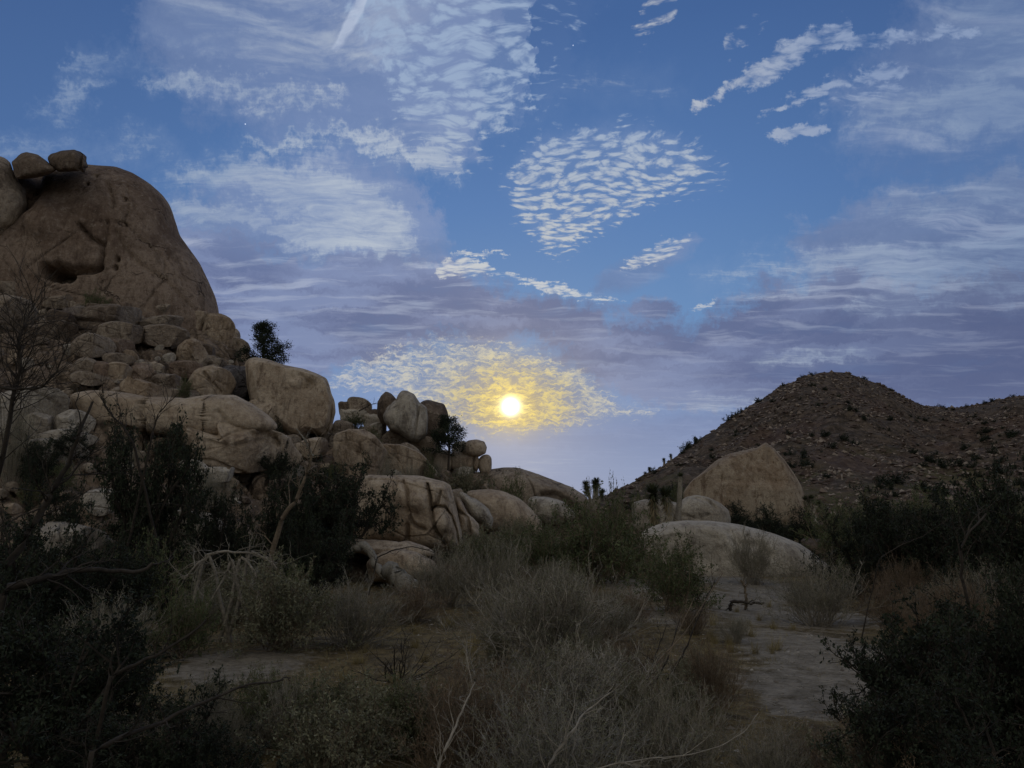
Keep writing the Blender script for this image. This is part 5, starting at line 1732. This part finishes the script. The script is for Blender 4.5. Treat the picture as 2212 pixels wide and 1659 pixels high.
for j, (a, b) in enumerate((((1395, 1545), (1545, 1250)), ((1372, 1520), (1500, 1290)), ((1400, 1500), (1470, 1330)), ((1385, 1470), (1562, 1238)), ((1352, 1540), (1440, 1350)))):
    lab = ("longest bare stem leaning right over the left side of the path", "bare dark stem leaning right, second in the fan left of the path", "short bare stem low in the leaning fan left of the path",
           "slender bare stem ending beside the green leaning bush", "bare stem at the far left of the leaning fan")[j]
    m_ = ((a[0] + b[0]) / 2 + 6, (a[1] + b[1]) / 2 + 14)
    limb("bare_stem", lab, [(a[0], a[1], 10.5), (*m_, 10.8), (b[0], b[1], 11.2)], .020, .005, "bark_brown" if j % 2 else "bark_dark", cat="stem", twigs=9, tl=.5, seed=20 + j)
# twiggy dead tree at the left edge
limb("dead_tree", "twiggy dead tree trunk slanting right through the dark left side", [(0, 1245, 11), (60, 1150, 11), (110, 1070, 11), (150, 1000, 11), (172, 930, 11), (200, 868, 11.2)], .075, .016, "bark_dark", cat="tree", twigs=16, tl=1.3, seed=31)
limb("dead_tree", "bare dark tree at the left edge before the ledges", [(20, 905, 13), (30, 850, 13), (45, 800, 13), (40, 740, 13), (60, 690, 13.2), (75, 655, 13.3)], .05, .012, "bark_dark", cat="tree", twigs=70, tl=1.6, seed=32)
limb("dead_branch", "dark curved branch reaching right from the left edge tree", [(-10, 835, 12.5), (40, 842, 12.6), (90, 838, 12.7), (125, 800, 12.8), (150, 730, 13)], .035, .01, "bark_dark", twigs=30, tl=1.2, seed=33)
limb("dead_branch", "bare forked twigs above the crown of the tall scrub oak", [(290, 960, 22), (265, 920, 22), (235, 890, 22), (215, 850, 22)], .05, .015, "bark_dark", twigs=14, tl=1.4, seed=34)
limb("dead_branch", "bare twigs right of the tall scrub oak's top", [(322, 970, 22), (330, 930, 22), (345, 890, 22), (380, 855, 22)], .045, .012, "bark_dark", twigs=14, tl=1.3, seed=35)
for j, p_ in enumerate(([(500, 1205, 16), (490, 1240, 16), (460, 1290, 16), (440, 1320, 16)], [(455, 1200, 16), (430, 1215, 16), (400, 1250, 16), (384, 1275, 16)], [(520, 1200, 16), (545, 1225, 16), (560, 1260, 16), (552, 1310, 16)],
                        [(540, 1190, 16), (580, 1210, 16), (610, 1245, 16), (640, 1275, 16)], [(440, 1200, 16), (490, 1190, 16), (540, 1196, 16), (590, 1215, 16)])):
    lab = ("grey drooping dead branch in the middle of the dead tangle", "grey dead branch at the left of the dead tangle", "grey crooked dead branch right in the dead tangle", "outer dead branch reaching to the grey green bush", "arched dead bough along the top of the dead tangle")[j]
    limb("dead_branch", lab, p_, .045, .012, "bark_grey", twigs=12, tl=.9, seed=40 + j)
limb("dead_snag", "tall dead trunk forked at the top among the dark oaks", [(604, 1128, 24), (622, 1100, 24), (640, 1078, 24), (655, 1040, 24), (668, 1010, 24), (676, 975, 24)], .10, .03, "bark_brown", cat="dead tree", twigs=9, tl=2.0, seed=50)
limb("dead_branch", "thin pale bent branch above the tall dead trunk", [(676, 985, 24), (664, 960, 24), (655, 945, 24), (640, 925, 24)], .04, .015, "bark_pale", twigs=4, tl=.8, seed=51)
limb("dead_branch", "bare twig with forks against the sky by the egg shaped boulder", [(775, 888, 58), (790, 880, 58), (800, 874, 58), (812, 872, 58)], .05, .02, "bark_dark", twigs=8, tl=1.0, seed=52)
limb("fallen_trunk", "pale bleached fallen trunk arched over the ledge left of the stump", [(756, 1196, 29), (764, 1186, 29), (780, 1178, 29), (792, 1180, 29), (802, 1200, 28.7), (814, 1224, 28.4), (834, 1246, 28)], .17, .13, "bark_pale", cat="log", twigs=0, seed=60)
limb("fallen_trunk", "thick bleached broken stump lying before the dark brush", [(836, 1230, 27.5), (856, 1242, 27.2), (880, 1262, 27), (902, 1284, 26.6)], .30, .36, "bark_pale", cat="log", twigs=0, seed=61)
limb("dead_branch", "long thin dark branch arching over the ledge toward the brush", [(815, 1204, 27), (850, 1188, 27), (890, 1180, 27), (930, 1190, 27), (965, 1208, 27)], .03, .01, "bark_dark", twigs=10, tl=.9, seed=62)
limb("dead_cholla", "small dead cactus skeleton standing on the white sand by the path", [(1612, 1306, 22.6), (1611, 1285, 22.6), (1608, 1268, 22.6), (1600, 1252, 22.6)], .05, .03, "bark_brown", cat="cactus", twigs=7, tl=.35, seed=63, sub=False)
limb("dead_branch", "black knotted root at the foot of the dead cactus", [(1580, 1300, 22.4), (1600, 1298, 22.4), (1622, 1305, 22.4), (1650, 1302, 22.4)], .06, .03, "bark_dark", twigs=4, tl=.3, seed=64)
limb("dead_branch", "long thin branch crossing inside the right thicket", [(1900, 1205, 17), (1945, 1178, 17), (1990, 1160, 17), (2050, 1120, 17)], .016, .006, "bark_dark", twigs=7, tl=.8, seed=65)
limb("dead_snag", "dark bent trunk rising in the dark at the far right", [(2090, 1300, 13), (2078, 1250, 13), (2076, 1190, 13), (2092, 1150, 13), (2130, 1110, 13.3)], .035, .015, "bark_dark", cat="dead tree", twigs=8, tl=1.0, seed=66)


# ---------------------------------------------------------------- trees on the skyline
def clump_tree(name, label, cx, base, top, w, Y, seed, shape, cat="tree"):
    """small conifer: trunk, boughs, and foliage gathered in clumps on them"""
    rg = np.random.RandomState(seed)
    b, t = at(cx, base, Y), at(cx, top, Y)
    H = t.z - b.z
    W = w * Y / FPX
    tr, br, lf = Acc(), Acc(), Acc()
    gap = b.z - float(z_top(np.array([b.x]), np.array([b.y]))[0])
    P = np.array([[0, 0, -.3 - max(gap, 0)], [.03 * W, 0, H * .3], [-.03 * W, .02, H * .6], [-.05 * W, 0, H * .95]])[None]
    tr.add(tubes(P, .035 * H, .008 * H, 6))
    n = 46
    hz = rg.uniform(.05, 1.0, n)
    rad = shape(hz)
    a = rg.uniform(0, 6.28, n)
    tip = np.stack([np.cos(a) * rad * W * .5, np.sin(a) * rad * W * .5, hz * H], -1)
    root = np.stack([np.zeros(n), np.zeros(n), np.clip(hz * H - rg.uniform(.05, .25, n) * H, 0, H)], -1)
    k = np.linspace(0, 1, 5)[None, :, None]
    B = root[:, None] * (1 - k) + tip[:, None] * k + rg.normal(size=(n, 5, 3)) * .02 * H * k
    br.add(tubes(B, .012 * H, .004 * H, 4))
    c = np.concatenate([tip, (tip * .6 + root * .4), tip + rg.normal(size=tip.shape) * .05 * H])
    m = 70
    q = np.repeat(c, m, 0) + rg.normal(size=(len(c) * m, 3)) * np.array([.055, .055, .045]) * H
    q[:, 2] = np.clip(q[:, 2], 0, H * 1.02)
    lf.add(leaves(rg, q, .028 * H, 1.7))
    e = root_empty(name, tuple(b), label, cat)
    link("trunk", tr.mesh("trunk", [P_["bark_dark"]], True), parent=e)
    link("boughs", br.mesh("boughs", [P_["bark_dark"]], True), parent=e)
    tag(link("crown", lf.mesh("crown", [P_["leaf_dark"]]), parent=e), kind="stuff")
    return e


clump_tree("pinyon_pine", "small dark pine on the skyline behind the square block boulder", 566, 786, 697, 104, 60, 5, lambda h: np.where(h < .55, 1.15 - .25 * h, .62 - .35 * h) * (.8 + .2 * np.sin(h * 14)))
clump_tree("juniper", "bushy dark juniper leaning right beside the broad dark boulder", 968, 982, 900, 92, 58, 7, lambda h: (1.0 - .75 * h ** 2) * (.8 + .2 * np.sin(h * 13)))


# ---------------------------------------------------------------- yuccas (joshua trees)
def rosette(rg, c, d, L, n, acc):
    """a head of stiff blades"""
    dirs = unit(d[None] * .7 + rg.normal(size=(n, 3)))
    P = np.stack([np.repeat(c[None], n, 0), c + dirs * L * .5, c + dirs * L + np.array([0, 0, -.05 * L])], 1)
    acc.add(tubes(P, L * .085, L * .012, 2))


def joshua(name, label, base_px, Y, stems, trunk_r, blade, seed, thatch=True, grounded=None):
    """stems: list of pixel polylines from the trunk to each head"""
    rg = np.random.RandomState(seed)
    b = at(*base_px, Y)
    o = np.array(tuple(b))
    e = root_empty(name, tuple(b), label, "joshua tree")
    gap = b.z - float(z_top(np.array([b.x]), np.array([b.y]))[0])
    if gap > .2:
        tk = Acc()
        tk.add(tubes(np.array([[[0, 0, -gap - .1], [.05, 0, -gap * .5], [0, 0, .05]]]), trunk_r * 1.15, trunk_r, 7))
        link("trunk", tk.mesh("trunk", [P_["bark_grey"]], True), parent=e)
    for s in stems:
        Q = np.array([tuple(at(px, py, Y + (0.15 * i))) for i, (px, py) in enumerate(s)]) - o
        k = 10
        t = np.linspace(0, len(Q) - 1, k)
        i = np.clip(t.astype(int), 0, len(Q) - 2)
        f = (t - i)[:, None]
        P = Q[i] * (1 - f) + Q[i + 1] * f
        st, bl, th = Acc(), Acc(), Acc()
        st.add(tubes(P[None], trunk_r, trunk_r * .75, 7))
        d = unit(P[-1] - P[-2])
        rosette(rg, P[-1], d, blade, 220, bl)
        for q in (P[-2], P[-3]):
            rosette(rg, q, d * .4, blade * .85, 60, bl)
        link("stem", st.mesh("stem", [P_["bark_grey"]], True), parent=e)
        tag(link("blade_head", bl.mesh("blade_head", [P_["yucca"]]), parent=e), kind="stuff")
        if thatch:
            n = 420
            tt = rg.uniform(0, len(P) - 1.01, n)
            ii = tt.astype(int)
            c = P[ii] * (1 - (tt - ii))[:, None] + P[ii + 1] * (tt - ii)[:, None]
            dd = unit(np.stack([rg.normal(size=n), rg.normal(size=n), -1.1 - rg.uniform(0, 1, n)], -1))
            PP = np.stack([c, c + dd * blade * .5, c + dd * blade * .95 + np.array([0, 0, -.05])], 1)
            th.add(tubes(PP, blade * .06, blade * .01, 2))
            tag(link("dead_leaf_thatch", th.mesh("dead_leaf_thatch", [P_["yucca_dead"]]), parent=e), kind="stuff")
    return e


joshua("joshua_tree", "dark many headed joshua tree standing in the gap of the skyline", (1282, 1100), 70,
       [[(1282, 1100), (1274, 1075), (1268, 1060)], [(1282, 1100), (1272, 1070), (1266, 1048)], [(1282, 1100), (1284, 1070), (1284, 1046)], [(1282, 1100), (1290, 1066), (1289, 1042)], [(1282, 1100), (1296, 1078), (1300, 1066)]],
       .16, .58, 3, thatch=False)
joshua("joshua_tree", "single stemmed young joshua tree with one round head left of the shaggy one", (1416, 1136), 50, [[(1416, 1136), (1413, 1110), (1410, 1066)]], .16, .85, 4)
joshua("joshua_tree", "tall dark shaggy joshua trunk with upright top, tallest before the low slab", (1462, 1132), 48, [[(1462, 1132), (1467, 1090), (1470, 1030)]], .20, .34, 5)
joshua("joshua_tree", "short joshua trunk with pale straw thatch leaning on the tall dark one", (1448, 1132), 47, [[(1448, 1132), (1446, 1095), (1437, 1070)]], .26, .72, 6)
joshua("joshua_tree", "small joshua tree at the right foot of the pyramid boulder", (1750, 1136), 66, [[(1750, 1136), (1750, 1108), (1740, 1080)], [(1750, 1136), (1750, 1105), (1752, 1078)], [(1750, 1120), (1760, 1100), (1768, 1090)]], .2, .45, 8)
for (px, py, hh) in ((1403, 1028, 14), (1434, 1004, 10), (1449, 995, 10), (1394, 1032, 8)):
    Yj = float(np.interp(ray(px, py)[0], HU, HY)) - 1
    joshua("distant_joshua_tree", {1403: "thin distant joshua tree low on the hill crest, tallest sliver", 1434: "thin distant joshua tree midway along the low crest", 1449: "thin distant joshua tree highest on the low crest",
                                   1394: "thin distant joshua tree lowest on the crest by the gap"}[px], (px, py + 4), Yj, [[(px, py + 4), (px + 1, py - hh * .4), (px, py - hh)]], .35, .8, px, thatch=False)
print("objects", len(bpy.data.objects))
